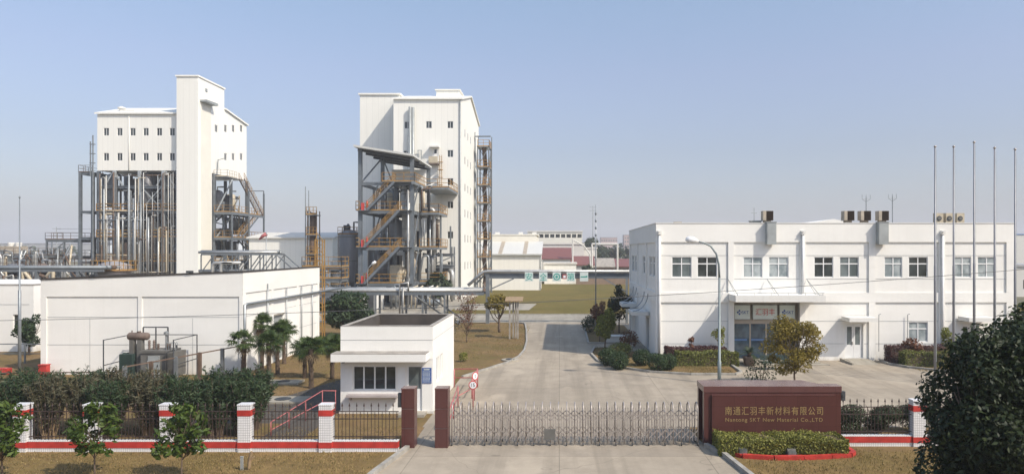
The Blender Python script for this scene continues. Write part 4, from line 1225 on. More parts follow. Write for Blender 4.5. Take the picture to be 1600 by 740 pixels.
# rising rusty fence rail with posts
t = T("pipe_fence", "rusty rail fence with square posts running back beside the workshop", "fence", (-19.6, 38, 0))
p0, p1 = Vector((TX(262)-.3, 35.0, 1.2)), Vector((-17.5, 39.4, 1.95))
m = MB(); m.beam((-21.6,35.0,1.25),(-17.6,39.3,1.75),.06); part(t, "top_rail", m, "rusty_steel")
for i in range(6):
    q = i/5; x = -21.6+4*q; y = 35+4.3*q
    m = MB(); m.box(x-.08, x+.08, y-.08, y+.08, 0, 1.3+.5*q); part(t, "post", m, "rusty_steel" if i % 2 else "steel_grey")
m = MB(); m.beam((-28,35,.95),(-21.6,35.0,1.0),.05)
for i in range(7): m.beam((-28+i*1.06,35,0),(-28+i*1.06,35,.98),.05)
part(t, "low_rail", m, "rusty_steel")
m = MB(); x,y = -28.9,39.5; m.box(x-.22,x+.22,y-.15,y+.15,0,.62); m.box(x-.25,x+.25,y-.18,y+.18,.623,.66)
solo("fire_box", m, "red_paint", "red fire equipment box at the left corner of the workshop", "fire box", (x,y,0))
x,y=-31.6,40; m = MB(); m.box(x-.35,x+.35,y-.2,y+.2,.1,.36); m.box(x-.35,x-.25,y-.1,y+.1,0,.1); m.box(x+.25,x+.35,y-.1,y+.1,0,.1)
solo("red_cabinet", m, "red_paint", "low red cabinet on the dry grass at the left edge", "cabinet", (x,y,0))
t = T("yard_fence", "low steel post and rail fence on the dry grass at the far left", "fence", (-40,44,0))
m = MB(); m.beam((-46,44,1.2),(-31.2,44,1.2),.06); m.beam((-46,44,.6),(-31.2,44,.6),.04)
for i in range(8): m.beam((-46+i*2.1,44,0),(-46+i*2.1,44,1.25),.08)
part(t, "rail", m, "steel_grey")
# small tag board in the shrubs, wooden stake, manholes
t = T("tag_board", "small white tag board in the shrubs behind the left fence", "sign", (-17.2, 25.0, 0))
m = MB(); m.box(-17.38,-17.02,24.98,25.0,.95,1.05); part(t, "board", m, "sign_white")
m = MB(); m.box(-17.22,-17.18,25.001,25.02,0,1.0); m.box(-17.36,-17.04,25.001,25.015,.7,.945); part(t, "post", m, "equipment_grey")
m = MB(); m.tube([(-9.95,22.55,0),(-9.9,22.5,.35),(-9.82,22.45,.62)], [.05,.06,.04], 6); m.tube([(-9.9,22.5,.3),(-9.75,22.5,.45)], [.04,.02], 5)
solo("wooden_stump", m, "wood", "short pale wooden stump in the verge before the left fence", "stump", (-9.95,22.55,0))
m = MB(); m.box(-10.2,-10.12,22.5,22.56,0,.42); m.box(-10.21,-10.11,22.49,22.57,.42,.44)
solo("marker_post", m, "duct_grey", "small grey marker post beside the wooden stump", "post", (-10.16,22.53,0))
for (px, py, r, lab) in ((444,598,.6,"concrete slab with dark manhole lid, farther of two under the palms"),(442,626,.75,"concrete slab with dark manhole lid, nearer of two under the palms"),(797,563,.55,"pale concrete manhole slab in the bed right of the guardhouse")):
    x, y = at(px, py); t = T("manhole", lab, "manhole", (x, y, 0), "manhole slabs")
    m = MB()
    if px > 700: m.lathe([(r,0),(r,.09)], (x,y,0), 20)
    else: m.box(x-r*1.5, x+r*1.5, y-r*.9, y+r*.9, 0, .1)
    part(t, "slab", m, "plain_concrete")
    m = MB(); m.lathe([(r*.5,.0),(r*.5,.02)], (x,y,.103), 18); part(t, "lid", m, "dark_steel")
# grey notice posts in the bed
t = T("notice_board", "old grey notice frame on timber posts at the edge of the bed", "notice frame", (-3.55, 56, 0))
m = MB()
for dx, dy in ((-.35,0),(-.1,.5),(.3,0),(.1,.5)): m.box(-3.6+dx-.06, -3.6+dx+.06, 56+dy-.06, 56+dy+.06, 0, 3.0)
part(t, "post", m, "coping_stone")
m = MB(); m.prism_yz([(55.6,3.0),(56.8,3.25),(56.8,3.33),(55.6,3.08)], -4.3, -2.9); part(t, "top_board", m, "wood")

# ------------------------------------------------------------------ safety gantry and pipe rack
GY = 68.0
g_ = T("pipe_gantry", "blue grey pipe gantry crossing above the cross road", "gantry", (-6.9, GY, 0))
m = MB(); m.box(-7.1, -6.75, GY-.2, GY+.2, 0, 5.05); part(g_, "column", m, "steel_grey")
for x in (6.4, 7.1):
    m = MB(); m.box(x, x+.2, GY-.15, GY+.15, 0, 4.4); part(g_, "column", m, "steel_grey")
m = MB(); m.box(-6.747, 14, GY-.1, GY+.1, 4.35, 4.85); part(g_, "beam", m, "steel_blue")
m = MB(); m.tube([(-8.8,GY-.2,3.7),(-7.3,GY-.2,5.0),(-6.8,GY-.2,5.05),(14,GY-.2,5.05)], .16, 10); part(g_, "pipe", m, "insulated_pipe", True)
m = MB(); m.tube([(-8.2,GY+.2,3.7),(-7.0,GY+.2,4.95),(14,GY+.2,4.98)], .1, 8); part(g_, "pipe", m, "galvanised", True)
m = MB(); m.beam((-6.7,GY,3.3),(-4.4,GY,4.35),.12); m.beam((6.4,GY,3.1),(4.3,GY,4.35),.12); part(g_, "brace", m, "steel_grey")
chs = [(-2.92,"安","pale board with the teal character for peace, leftmost on the gantry"),(-1.55,"全","pale board with the teal character for whole, second on the gantry"),(-.25,None,"pale board with a teal cross in a ring on the gantry"),(1.1,"第","pale board with the teal character for order on the gantry"),(2.37,"一","pale board with a single teal stroke, rightmost on the gantry")]
for x, c, lab in chs:
    t = T("character_board", lab, "sign", (x, GY-.45, 4.15), "safety slogan boards on the gantry")
    m = MB(); m.box(x-.4, x+.4, GY-.45, GY-.41, 4.1, 4.98); part(t, "board", m, "sign_pale")
    m = MB(); m.box(x-.3,x-.24,GY-.408,GY-.1,4.5,4.56); m.box(x+.24,x+.3,GY-.408,GY-.1,4.5,4.56); part(t, "bracket", m, "steel_grey")
    if c == "一":
        m = MB(); m.prism_xz([(x-.32,4.5),(x+.32,4.5),(x+.32,4.6),(x+.25,4.66),(x+.2,4.6),(x-.32,4.58)], GY-.47, GY-.452)
    elif c: m = text_mesh(c, "character", None, .68, .7, x, GY-.452, 4.54, .015)
    else:
        m = MB(); nn = 24
        for i in range(nn):
            a0, a1 = 2*math.pi*i/nn, 2*math.pi*(i+1)/nn
            m.add([(x+.33*math.cos(a0),GY-.465,4.54+.33*math.sin(a0)),(x+.33*math.cos(a1),GY-.465,4.54+.33*math.sin(a1)),(x+.24*math.cos(a1),GY-.465,4.54+.24*math.sin(a1)),(x+.24*math.cos(a0),GY-.465,4.54+.24*math.sin(a0))],[(0,1,2,3)])
        m.box(x-.14,x+.14,GY-.468,GY-.452,4.49,4.59); m.box(x-.05,x+.05,GY-.4685,GY-.4525,4.4,4.68)
    part(t, "character", m, "letter_teal")
m = MB(); m.box(.3, .68, GY-.45, GY-.42, 4.32, 4.78); t = T("warning_plate", "small pink warning plate between the teal boards on the gantry", "sign", (.49,GY-.45,4.3)); part(t, "plate", m, "pink_red_paint")
m = MB(); m.box(.38,.6,GY-.456,GY-.452,4.42,4.66); part(t, "white_field", m, "sign_white")

pr = T("pipe_rack", "low grey pipe rack running behind the guardhouse", "pipe rack", (-16, GY, 0))
m = MB(); m.box(-32, -7.2, GY-.9, GY-.75, 2.8, 3.05); m.box(-32, -7.2, GY+.75, GY+.9, 2.8, 3.05)
for i in range(9): m.box(-31.5+i*3, -31.35+i*3, GY-.75, GY+.75, 2.85, 3.0)
part(pr, "beam", m, "steel_blue")
for y, r, z, mt in ((-.7,.17,3.24,"insulated_pipe"),(-.25,.12,3.19,"galvanised"),(.1,.2,3.27,"insulated_pipe"),(.5,.1,3.17,"steel_blue"),(.7,.08,3.4,"galvanised")):
    m = MB(); m.tube([(-32,GY+y,z),(-7.4,GY+y,z)], r, 10); part(pr, "pipe", m, mt, True)
for px in (522,557,590,632,663,697):
    x = (px-874)*GY/1100
    m = MB()
    for dy in (-.82,.82): m.box(x-.09,x+.09,GY+dy-.09,GY+dy+.09,0,2.797)
    m.beam((x,GY-.75,1.4),(x,GY+.75,1.4),.1); part(pr, "support", m, "steel_grey")
m = MB(); m.tube([(-15.2,67.0,0.1),(-15.2,67,3.9),(-14.4,67,4.0),(-14.4,67.2,3.2)], .09, 8); m.tube([(-14.9,67.1,0.1),(-14.9,67.1,3.6)],.06,8); part(pr, "riser_pipe", m, "insulated_pipe", True)
m = MB(); m.beam((-11,71,0),(-13.5,66,2.8),.12); m.beam((-9.6,71,0),(-12.5,67,2.8),.12); m.beam((-11.5,72,.1),(-9.4,66.5,.1),.1); part(pr, "walkway_brace", m, "steel_grey")
# ------------------------------------------------------------------ process plant helpers
def railing(m, pts, h=1.1, step=1.3, t=.05):
    for a, b in zip(pts, pts[1:]):
        a = Vector(a); b = Vector(b); L = (b-a).length; n = max(1, round(L/step))
        for z in (h, h*.55): m.beam(a+Vector((0,0,z)), b+Vector((0,0,z)), t)
        m.beam(a+Vector((0,0,.08)), b+Vector((0,0,.08)), .02, .14)
        for i in range(n+1):
            p = a.lerp(b, i/n); m.beam(p, p+Vector((0,0,h)), t)
def stair(parent, a, b, w, mat_s="steel_blue", axis='x'):
    """flight from low a to high b running along axis, width w across"""
    a = Vector(a); b = Vector(b); off = Vector((0,w,0)) if axis == 'x' else Vector((w,0,0))
    m = MB(); m.beam(a, b, .07, .3); m.beam(a+off, b+off, .07, .3)
    s = part(parent, "stair_flight", m, mat_s)
    m = MB(); n = max(3, int(abs(b.z-a.z)/.24))
    for i in range(n):
        p = a.lerp(b, (i+.5)/n); m.beam(p+off*.03, p+off*.97, .26, .03)
    part(s, "treads", m, "galvanised")
    m = MB()
    for o in (Vector((0,0,0)), off):
        for z in (1.0,.55): m.beam(a+o+Vector((0,0,z)), b+o+Vector((0,0,z)), .05)
        k = max(2, int((b-a).length/1.1))
        for i in range(k+1):
            p = a.lerp(b, i/k)+o; m.beam(p, p+Vector((0,0,1.0)), .05)
    part(s, "handrail", m, "yellow_paint")
    return s
def frame(parent, xs, ys, levels, z1, col=.3, mat="steel_blue", floors=True, rail="yellow_paint", brace=.3, joist=True):
    for x in xs:
        for y in ys:
            m = MB(); c = col/2
            m.box(x-c, x+c, y-c, y-c*.7, 0, z1); m.box(x-c, x+c, y+c*.7, y+c, 0, z1); m.box(x-c*.12, x+c*.12, y-c*.69, y+c*.69, 0, z1)
            part(parent, "column", m, mat)
    X0, X1, Y0, Y1 = xs[0], xs[-1], ys[0], ys[-1]
    for z in levels:
        m = MB()
        for y in ys:
            m.box(X0, X1, y-.09, y-.07, z-.35, z-.02); m.box(X0, X1, y-.14, y+.14, z-.02, z); m.box(X0, X1, y-.14, y+.14, z-.37, z-.352)
        for x in xs: m.box(x-.08, x+.08, Y0+.15, Y1-.15, z-.33, z-.03)
        fb = part(parent, "floor_beam", m, mat)
        if floors:
            m = MB(); m.box(X0-.2, X1+.2, Y0-.2, Y1, z+.002, z+.06); part(parent, "platform", m, "galvanised")
            if rail:
                m = MB(); railing(m, [(X1+.15,Y1,z+.06),(X1+.15,Y0-.15,z+.06),(X0-.15,Y0-.15,z+.06),(X0-.15,Y1,z+.06)]); part(parent, "railing", m, rail)
    if brace:
        m = MB(); zz = [0]+list(levels)
        for i in range(len(zz)-1):
            for j in range(len(xs)-1):
                if random.random() < brace:
                    a, b = (xs[j], xs[j+1]) if random.random() < .5 else (xs[j+1], xs[j])
                    m.beam((a, ys[0], zz[i]+.1), (b, ys[0], zz[i+1]-.4), .14)
        if m.v: parts_each(parent, "brace", m, mat)
def vessel(parent, x, y, z0, z1, r, mat="tank_steel", legs=True):
    m = MB(); m.lathe([(r*.3,z0),(r*.8,z0+r*.25),(r,z0+r*.5),(r,z1-r*.5),(r*.8,z1-r*.2),(r*.3,z1)], (x,y,0), 18)
    v = part(parent, "vessel", m, mat, True)
    m = MB(); m.tube([(x,y,z1-.05),(x,y,z1+r*.6),(x+r*1.2,y,z1+r*.6)], r*.16, 6)
    for z in (z0+(z1-z0)*.3, z0+(z1-z0)*.7): m.lathe([(r*1.03,z),(r*1.03,z+.08)], (x,y,0), 18)
    if legs:
        for a in (.8,2.4,3.9,5.5): m.beam((x+r*.8*math.cos(a),y+r*.8*math.sin(a),z0-r*.8),(x+r*.8*math.cos(a),y+r*.8*math.sin(a),z0+r*.6),.1)
    part(v, "fittings", m, "steel_grey")
    return v
def hvessel(parent, x, y, z, L, r, mat="tank_steel"):
    m = MB(); m.lathe([(r*.3,-L/2),(r*.85,-L/2+r*.2),(r,-L/2+r*.5),(r,L/2-r*.5),(r*.85,L/2-r*.2),(r*.3,L/2)], (x,y,z+r+.3), 16, 'x')
    v = part(parent, "vessel", m, mat, True)
    m = MB()
    for q in (-.3,.3): m.box(x+q*L-.1, x+q*L+.1, y-r*.8, y+r*.8, z, z+r*.9)
    part(v, "saddle", m, "steel_grey")
PIPEM = ["insulated_pipe","galvanised","steel_blue","steel_grey","insulated_pipe","rusty_steel","cream_paint","dark_steel"]
def pipe(parent, pts, r, mat=None):
    m = MB(); out = [Vector(pts[0])]
    for i in range(1, len(pts)-1):           # rounded elbows
        p, q, s = Vector(pts[i-1]), Vector(pts[i]), Vector(pts[i+1])
        k = min(r*2.5, (q-p).length*.4, (s-q).length*.4)
        a = q+(p-q).normalized()*k; b = q+(s-q).normalized()*k
        for t in (0,.33,.67,1): out.append(a.lerp(q,t).lerp(q.lerp(b,t),t))
    out.append(Vector(pts[-1])); m.tube(out, r, 7); 
    return part(parent, "pipe", m, mat or random.choice(PIPEM), True)

# ------------------------------------------------------------------ left process tower
D = 112.0
TY = 112.9
t1 = T("process_tower", "taller left white process tower on an open steel frame full of pipes", "industrial tower", (-74.1, TY, 0))
ax0, ax1, ay1, zb = -74.1, -57.5, 129.4, 19.9
xm0 = -60.9
kf = TY/1100
wh_ = []
for row in (206,245):
    for px in (166,187,207.5,228,249,269):
        x = (px-874)*kf; z = 7+(392-row)*kf; wh_.append((x-.42, x+.42, z-.62, z+.62))
m = MB(); m.wall(MF(TY), ax0, xm0+.3, zb, 28.6, wh_, .15)
m.add([(ax0,TY,28.6),(xm0+.3,TY,28.6),(xm0+.3,TY,28.9),(ax0,TY,28.9)],[(0,1,2,3)])
part(t1, "front_wall", m, "white_cladding")
gab = [(120.8,zb),(ay1,zb),(ay1,30.0),(120.8,31.2)]
side_w = []
for row, pxs in ((201,(338,352.5,364.5,377)),(245,(352.5,364.5,377))):
    for px in pxs:
        y = -63250/(px-874); z = 7+(392-row)*y/1100; side_w.append((y-.5, y+.5, z-.6, z+.6))
m = MB()
m.wall(MR(ax1), 120.8, ay1, zb, 29.9, [s_ for s_ in side_w if s_[0] > 120.7], .15)
m.add([(ax1,120.8,29.9),(ax1,ay1,29.9),(ax1,ay1,30.0),(ax1,120.8,31.2)],[(0,1,2,3)])
m.add([(ax0,ay1,zb),(ax0,TY,zb),(ax0,TY,28.9),(ax0,120.8,31.2),(ax0,ay1,30.0)],[(0,1,2,3,4)])
m.add([(ax1,ay1,zb),(ax0,ay1,zb),(ax0,ay1,30.0),(ax1,ay1,30.0)],[(0,1,2,3)])
m.add([(ax0,TY,zb),(ax1,TY,zb),(ax1,ay1,zb),(ax0,ay1,zb)],[(0,3,2,1)])
part(t1, "side_wall", m, "white_cladding")
m = MB(); m.prism_yz([(TY-.3,28.9),(120.8,31.25),(ay1+.3,30.0),(ay1+.3,30.25),(120.8,31.5),(TY-.3,29.15)], ax0-.3, xm0-.003)
m.prism_yz([(120.81,31.25),(ay1+.3,30.0),(ay1+.3,30.25),(120.81,31.5)], xm0, ax1+.3)
part(t1, "roof", m, "white_cladding")
m = MB(); m.lathe([(.4,29.6),(.4,30.1),(.6,30.2),(.6,30.4),(.1,30.6)], (-71.5,115,0), 12); m.box(-71,-69,114.2,115.6,29.3,29.9); part(t1, "roof_vent", m, "weathered_render")
for (a,b,c,d) in wh_: window(t1, a, TY+.1, c, b-a, d-c, 2, None, "dark_glass")
for (a,b,c,d) in side_w: window(t1, ax1-.1, a, c, b-a, d-c, 2, None, "dark_glass", math.pi/2)
# lift shaft
m = MB()
m.add([(xm0,112,0),(ax1,112,0),(ax1,112,34.7),(xm0,112,34.7)],[(0,1,2,3)])
m.wall(MR(ax1), 112, 116.5, 0, 34.7, [], .1); m.wall(MR(ax1), 116.5, 120.8, zb, 34.7, [s_ for s_ in side_w if s_[1] < 120.8], .15)
m.add([(xm0,120.8,0),(xm0,112,0),(xm0,112,34.7),(xm0,120.8,34.7)],[(0,1,2,3)])
m.add([(ax1,120.8,zb),(xm0,120.8,zb),(xm0,120.8,34.7),(ax1,120.8,34.7)],[(0,1,2,3)]); m.add([(ax1,116.5,0),(xm0,116.5,0),(xm0,116.5,zb),(ax1,116.5,zb)],[(0,1,2,3)])
part(t1, "lift_shaft", m, "white_cladding")
m = MB(); m.box(xm0-.15, ax1+.15, 111.85, 121, 34.702, 34.95); part(t1, "shaft_roof", m, "white_cladding")
m = MB(); m.prism_yz([(112.6,30.9),(116.4,30.9),(116.4,31.3),(112.6,31.2)], ax1+.004, ax1+1.1); part(t1, "shaft_hood", m, "duct_grey")
m = MB(); m.box(ax1+.003, ax1+.06, 112.9, 116.1, 1, 30.85); part(t1, "shaft_strip", m, "cream_render")
m = MB(); m.box(ax1+.003, ax1+.08, 114.3, 114.9, 32.9, 33.4); part(t1, "shaft_vent", m, "duct_grey")
m = MB(); m.tube([(-69.0,TY-.06,19.9),(-69,TY-.06,28.8)], .06, 6); part(t1, "downpipe", m, "white_cladding", True)
# open frame below
fx = [-74.0,-71.2,-67.2,-63.4,-61.1]; lv = [5.3,9.2,13.4,17.4]
frame(t1, fx, [113.1,117,120.5,128.8], lv, 19.8, .42, rail=None, brace=.55)
m = MB()
for z in lv[:3]: railing(m, [(-74,112.5,z+.06),(-61.1,112.5,z+.06)], t=.08)
part(t1, "railing", m, "yellow_paint")
m = MB()
for z in lv[:3]+[17.4,19.8]: m.box(-73.9,-61.2,124.0,124.2,max(0,z-3.7 if z<19 else 17.5),z-.4)
part(t1, "back_screen", m, "dark_steel")  # dark sheets added to stand in for the shaded depth of the frame
for x in fx[1:]:
    m = MB(); m.box(x-.22, x+.22, 112.55, 112.85, 0, 19.85); part(t1, "column_casing", m, "pale_steel")
frame(t1, [-57.3], [116.9,122.8,129.0], [5.3,9.2,13.4], 19.8, .42, floors=False, brace=0)
# left outrigger
frame(t1, [-77.0,-75.0], [113.2,119], [5.3,9.2,13.4,19.6], 19.6, .4, rail=None, brace=0)
for x, z, w2, h2 in ((-73,5.5,3,2.6),(-69,9.4,2.6,2.8),(-65,5.5,3,2.4),(-66.5,13.6,2.8,2.6),(-63.5,9.4,2.0,2.9),(-72.6,13.6,2.4,2.7),(-70,.1,4,3.6),(-65.5,.1,3.6,3.8),(-73,17.5,3,1.6),(-66,17.5,3.6,1.6)):
    m = MB(); m.box(x,x+w2,119,120.2,z,z+h2); m.box(x-.1,x+w2+.1,118.9,120.3,z+h2+.003,z+h2+.12); part(t1, "shade_panel", m, random.choice(("dark_steel","equipment_grey","dark_steel","equipment_rust")))  # mostly dark panels added so the frame's interior looks shaded
m = MB()
for (xx, z0_, z1_) in ((-74,9.3,13.2),(-67.2,13.5,17.3),(-63.4,5.4,9.1),(-71.2,.1,5.1),(-67.2,.1,5.1)):
    m.beam((xx,112.95,z0_),(xx+3.4,112.95,z1_),.16); m.beam((xx+3.4,113.2,z0_),(xx,113.2,z1_),.16)
for xx in (-64.6,-72.9): m.beam((xx,113,17.5),(xx+1.4,113,19.8),.2); m.beam((xx+2.8,113,17.5),(xx+1.4,113,19.8),.2)
parts_each(t1, "cross_brace", m, "pale_steel")
m = MB(); railing(m, [(-75,113,19.66),(-77.2,113,19.66),(-77.2,119,19.66)]); 
part(t1, "railing", m, "rusty_steel")
m = MB(); m.tube([(-74.6,112.6,0),(-74.6,112.6,25.5)], .1, 8); m.tube([(-75.0,112.6,19),(-75.0,112.6,24.5)], .1, 8)
for z in (21,22.5,24): m.box(-75.1,-74.3,112.5,112.8,z,z+.12)
part(t1, "vent_stack", m, "steel_grey")
# pipework
for i in range(78):
    x = random.uniform(-73.6,-61.4); y = random.choice((112.3,112.6,113.6,114.5,116,118)); r = random.choice((.06,.07,.08,.1,.12,.16,.26))
    z0 = random.choice((0,0,0,2,5.4)); z1 = random.choice((9,11,13.2,15.5,17.3,19.5)) - random.random()
    if r > .2: z1 = min(z1, 16)
    e = random.random()
    pts = [(x,y,z0),(x,y,z1)]
    if e < .6: pts += [(x+random.choice((-1,1))*random.uniform(.5,1.6),y,z1)]
    if e < .3: pts += [(pts[-1][0],y+random.uniform(1,3),z1)]
    pipe(t1, pts, r, random.choice(('light_pipe','light_pipe','pale_steel','galvanised','steel_grey','rusty_steel','cream_paint','dark_steel')))
for i in range(10):
    z = random.uniform(3,19.3); x0 = random.uniform(-74,-68); y = random.choice((112.4,112.7,113.7)); pipe(t1, [(x0,y,z),(x0+random.uniform(3,9),y,z)], random.choice((.06,.09,.13)))
for i in range(34):
    z = random.choice(lv[:3]+[0,13.4]); x = random.uniform(-73.2,-61.8); r = random.uniform(.45,.95)
    vessel(t1, x, random.uniform(114.5,120), z+.6, z+random.uniform(2.2,3.6), r, random.choice(("tank_steel","cream_paint","equipment_grey","duct_tan","insulated_pipe","equipment_rust")))
for x, mt in ((-72.6,"steel_blue"),(-66.8,"tank_steel"),(-63.2,"steel_grey")):
    vessel(t1, x, 114.2, 14.0, 19.5, .8, mt, False)
for i in range(24):
    x = -73.7 + 12.4*(i+random.random()*.9)/24; y = random.choice((112.15,112.35,112.45)); z0 = random.choice((0,0,5.4)); z1 = random.choice((8.5,12.6,15,16.9,19.6,19.6))-random.random()*.6
    if z1-z0 < 3: z0 = 0
    m = MB(); m.tube([(x,y,z0),(x,y,z1),(x,y+.9,z1+.12)], random.choice((.05,.06,.08,.11)), 7); part(t1, "riser_pipe", m, random.choice(("light_pipe","pale_steel","insulated_pipe","galvanised","rusty_steel")), True)
# right flank: stairs and platforms
for z in (5.3,9.2,13.4):
    m = MB(); m.box(-57.1,-54.2,116.5,129.6,z,z+.08); m.box(-57.1,-54.2,116.5,116.7,z-.35,z-.003); m.box(-54.4,-54.2,116.7,129.6,z-.35,z-.003); part(t1, "platform", m, "steel_blue")
    m = MB(); railing(m, [(-57.1,116.5,z+.08),(-54.3,116.5,z+.08),(-54.3,129.4,z+.08)]); part(t1, "railing", m, "yellow_paint")
for y in (116.7,123,129.3):
    m = MB(); m.box(-54.4,-54.15,y-.13,y+.13,0,17.5 if y > 120 else 13.4); part(t1, "column", m, "steel_blue")
m = MB(); m.box(-57.45,-55.2,117,121,19.3,19.4); part(t1, "platform", m, "steel_blue"); m = MB(); railing(m, [(-57.4,117,19.4),(-55.2,117,19.4),(-55.2,120.5,19.4)], step=.9); part(t1, "railing", m, "cream_paint")
stair(t1, (-55.0,128.5,13.5), (-55.0,120.8,19.4), .9, axis='y', mat_s="rusty_steel")
stair(t1, (-55.2,120.5,9.3), (-55.2,127.5,13.4), .9, axis='y')
stair(t1, (-55.2,127.5,5.4), (-55.2,120.5,9.2), .9, axis='y')
stair(t1, (-55.2,120.5,.1), (-55.2,128,5.3), .9, axis='y')
for (y0_, z0_, y1_, z1_) in ((117,9.3,122.8,13.3),(123,.2,129,5.2),(117,.2,122.6,5.2),(129,9.3,123,13.3),(117,13.5,122.8,19.5)):
    m = MB(); m.beam((-57.0,y0_,z0_),(-57.0,y1_,z1_),.16); part(t1, "brace", m, "pale_steel")
for z in (5.3,9.2,13.4,17.2):
    m = MB(); m.box(-60.5,-57.7,122.9,123.0,z-3.4,z-.4) if z != 13.4 else m.box(-60.5,-57.7,128.8,128.9,z-3.4,z-.4); m.box(-60.4,-58,126,127.6,z-.9,z-.4); part(t1, "shade_screen", m, "dark_steel")  # dark panels added to deepen the shade inside the flank
vessel(t1, -58.5, 125.0, .8, 4.9, 1.3, "green_paint"); vessel(t1, -59, 121.5, 14.1, 17.5, .9, "tank_steel"); vessel(t1, -58.8, 126, 14.1, 17.2, .8, "cream_paint"); hvessel(t1, -59.2, 123.5, 9.3, 3, .7, "equipment_grey")
vessel(t1, -59, 119.5, 5.8, 8.6, .8, "equipment_rust"); vessel(t1, -59.3, 127.6, 5.8, 8.6, .8, "duct_tan")
for i in range(10):
    y = random.uniform(117,129); pipe(t1, [(-57.0+random.uniform(-.5,2.3),y,random.choice((0,5.4)))]+[(-56.6,y,random.uniform(8,18))]+[(-58.5,y,random.uniform(9,18))], random.choice((.08,.12,.16)))
m = MB(); m.beam((-54.3,129.3,13.4),(-54.3,129.3,18),.12); m.beam((-57.3,129.3,18),(-54.3,129.3,18),.12); part(t1, "davit", m, "dark_steel")
m = MB(); m.beam((-57.4,118,19.5),(-57.2,118,22.3),.1); m.beam((-57.3,118,22.2),(-55.9,118,22.6),.08); part(t1, "hoist_arm", m, "steel_grey")

# ------------------------------------------------------------------ right process tower
t2 = T("process_tower", "white clad process tower with tall vent ducts behind the orange railed stair frame", "industrial tower", (-24.2, 102.7, 0))
bx0, bx1, by0, by1 = -24.2, -14.3, 102.7, 124.7
k2 = 102.7/1100
WX = lambda px: (px-874)*k2
WZ = lambda py: 7+(392-py)*k2
ws = []
for px, py in ((636.5,195.5),(670,195),(703.5,195),(703.5,240),(703.5,284),(703.5,320),(703.5,367),(703.5,414),(635,241)):
    ws.append((WX(px)-.42, WX(px)+.42, WZ(py)-.52, WZ(py)+.52))
dr = (WX(676), WX(685), WZ(245), WZ(232))
m = MB(); m.wall(MF(by0), bx0, bx1, 0, 29.1, ws+[dr], .15); part(t2, "front_wall", m, "white_cladding")
sws = []
for py in (198,245,290,330,372,418):
    for y in (106.6,110.0,113.4):
        z = 7+(392-py)*y/1100*1.0; sws.append((y-.45,y+.45, z-.6, z+.6))
zr_ = sorted({round(s[2]) for s in sws})
sws = [(y-.45,y+.45,zc-.6,zc+.6) for zc in (24.8,20.7,16.6,12.7,8.9,4.8) for y in (106.6,110.0,113.4)]
m = MB(); m.wall(MR(bx1), by0, by1, 0, 29.1, sws, .15)
m.add([(bx1,by0,29.1),(bx1,by1,29.1),(bx1,113.2,31.6)],[(0,1,2)]); m.add([(bx0,by0,29.1),(bx0,by1,29.1),(bx0,113.2,31.6)],[(0,1,2)])
m.add([(bx0,by0,0),(bx0,by1,0),(bx0,by1,29.1),(bx0,by0,29.1)],[(0,3,2,1)]); m.add([(bx1,by1,0),(bx0,by1,0),(bx0,by1,29.1),(bx1,by1,29.1)],[(0,1,2,3)])
part(t2, "side_wall", m, "white_cladding")
m = MB(); m.prism_yz([(by0-.3,29.05),(113.2,31.65),(by1+.3,29.05),(by1+.3,29.3),(113.2,31.9),(by0-.3,29.3)], bx0-.2, bx1+.25); part(t2, "roof", m, "white_cladding")
m = MB(); m.box(-19.4,-15.8,111,115.4,31.2,32.3); m.box(-19.6,-15.6,110.8,115.6,32.303,32.45); part(t2, "roof_monitor", m, "white_cladding")
for (a,b,c,d) in ws: window(t2, a, by0+.1, c, b-a, d-c, 2, None, "dark_glass")
for (a,b,c,d) in sws: window(t2, bx1-.02, a, c, b-a, d-c, 1, None, "dark_glass", math.pi/2)
m = MB(); m.box(dr[0],dr[1],by0+.08,by0+.14,dr[2],dr[3]); d_ = part(t2, "door", m, "white_paint"); m = MB(); m.box(dr[0]+.25,dr[1]-.25,by0+.06,by0+.079,dr[2]+.5,dr[3]-.15); part(d_, "pane", m, "dark_glass")
m = MB(); m.box(WX(672),WX(687),by0-.9,by0-.004,WZ(232)+.1,WZ(230)+.1); part(t2, "door_hood", m, "weathered_render")
m = MB(); m.box(WX(672),WX(687),by0-1.2,by0-.004,WZ(258),WZ(257)+.1); b_ = part(t2, "balcony", m, "equipment_rust")
m = MB(); m.box(WX(672),WX(686),by0-1.2,by0-1.15,WZ(256),WZ(246)); m.box(WX(672),WX(672)+.05,by0-1.145,by0-.01,WZ(256),WZ(246)); part(b_, "balustrade", m, "cream_paint")
m = MB()
for x in (WX(687.5),WX(691)): m.tube([(x,by0-.5,WZ(302)),(x,by0-.5,WZ(243))], .04, 6)
for i in range(22): m.beam((WX(687.5),by0-.5,WZ(302)+i*.25),(WX(691),by0-.5,WZ(302)+i*.25),.035)
for i in range(4): m.lathe([(.42,0),(.42,.05)], (WX(689.3),by0-.75,WZ(290)+i*1.1), 10)
part(t2, "caged_ladder", m, "yellow_paint")
for px, z1, r in ((642,WZ(168),.24),(646.5,WZ(169),.22),(639.5,WZ(212),.15)):
    m = MB(); m.tube([(WX(px),by0-.45,6),(WX(px),by0-.45,z1)], r, 10)
    for z in range(8, int(z1), 4): m.box(WX(px)-.1,WX(px)+.1,by0-.3,by0-.004,z,z+.12)
    part(t2, "vent_duct", m, "duct_grey", True)
m = MB()
for x in (WX(654),WX(659)): m.box(x-.06,x+.06,by0-.4,by0-.28,WZ(252),WZ(236))
m.box(WX(653),WX(660),by0-.4,by0-.28,WZ(236)+.003,WZ(235)); part(t2, "pipe_guard", m, "duct_grey")
m = MB(); m.tube([(bx1-.15,by0-.1,0),(bx1-.15,by0-.1,29)], .1, 8); part(t2, "downpipe", m, "duct_grey", True)
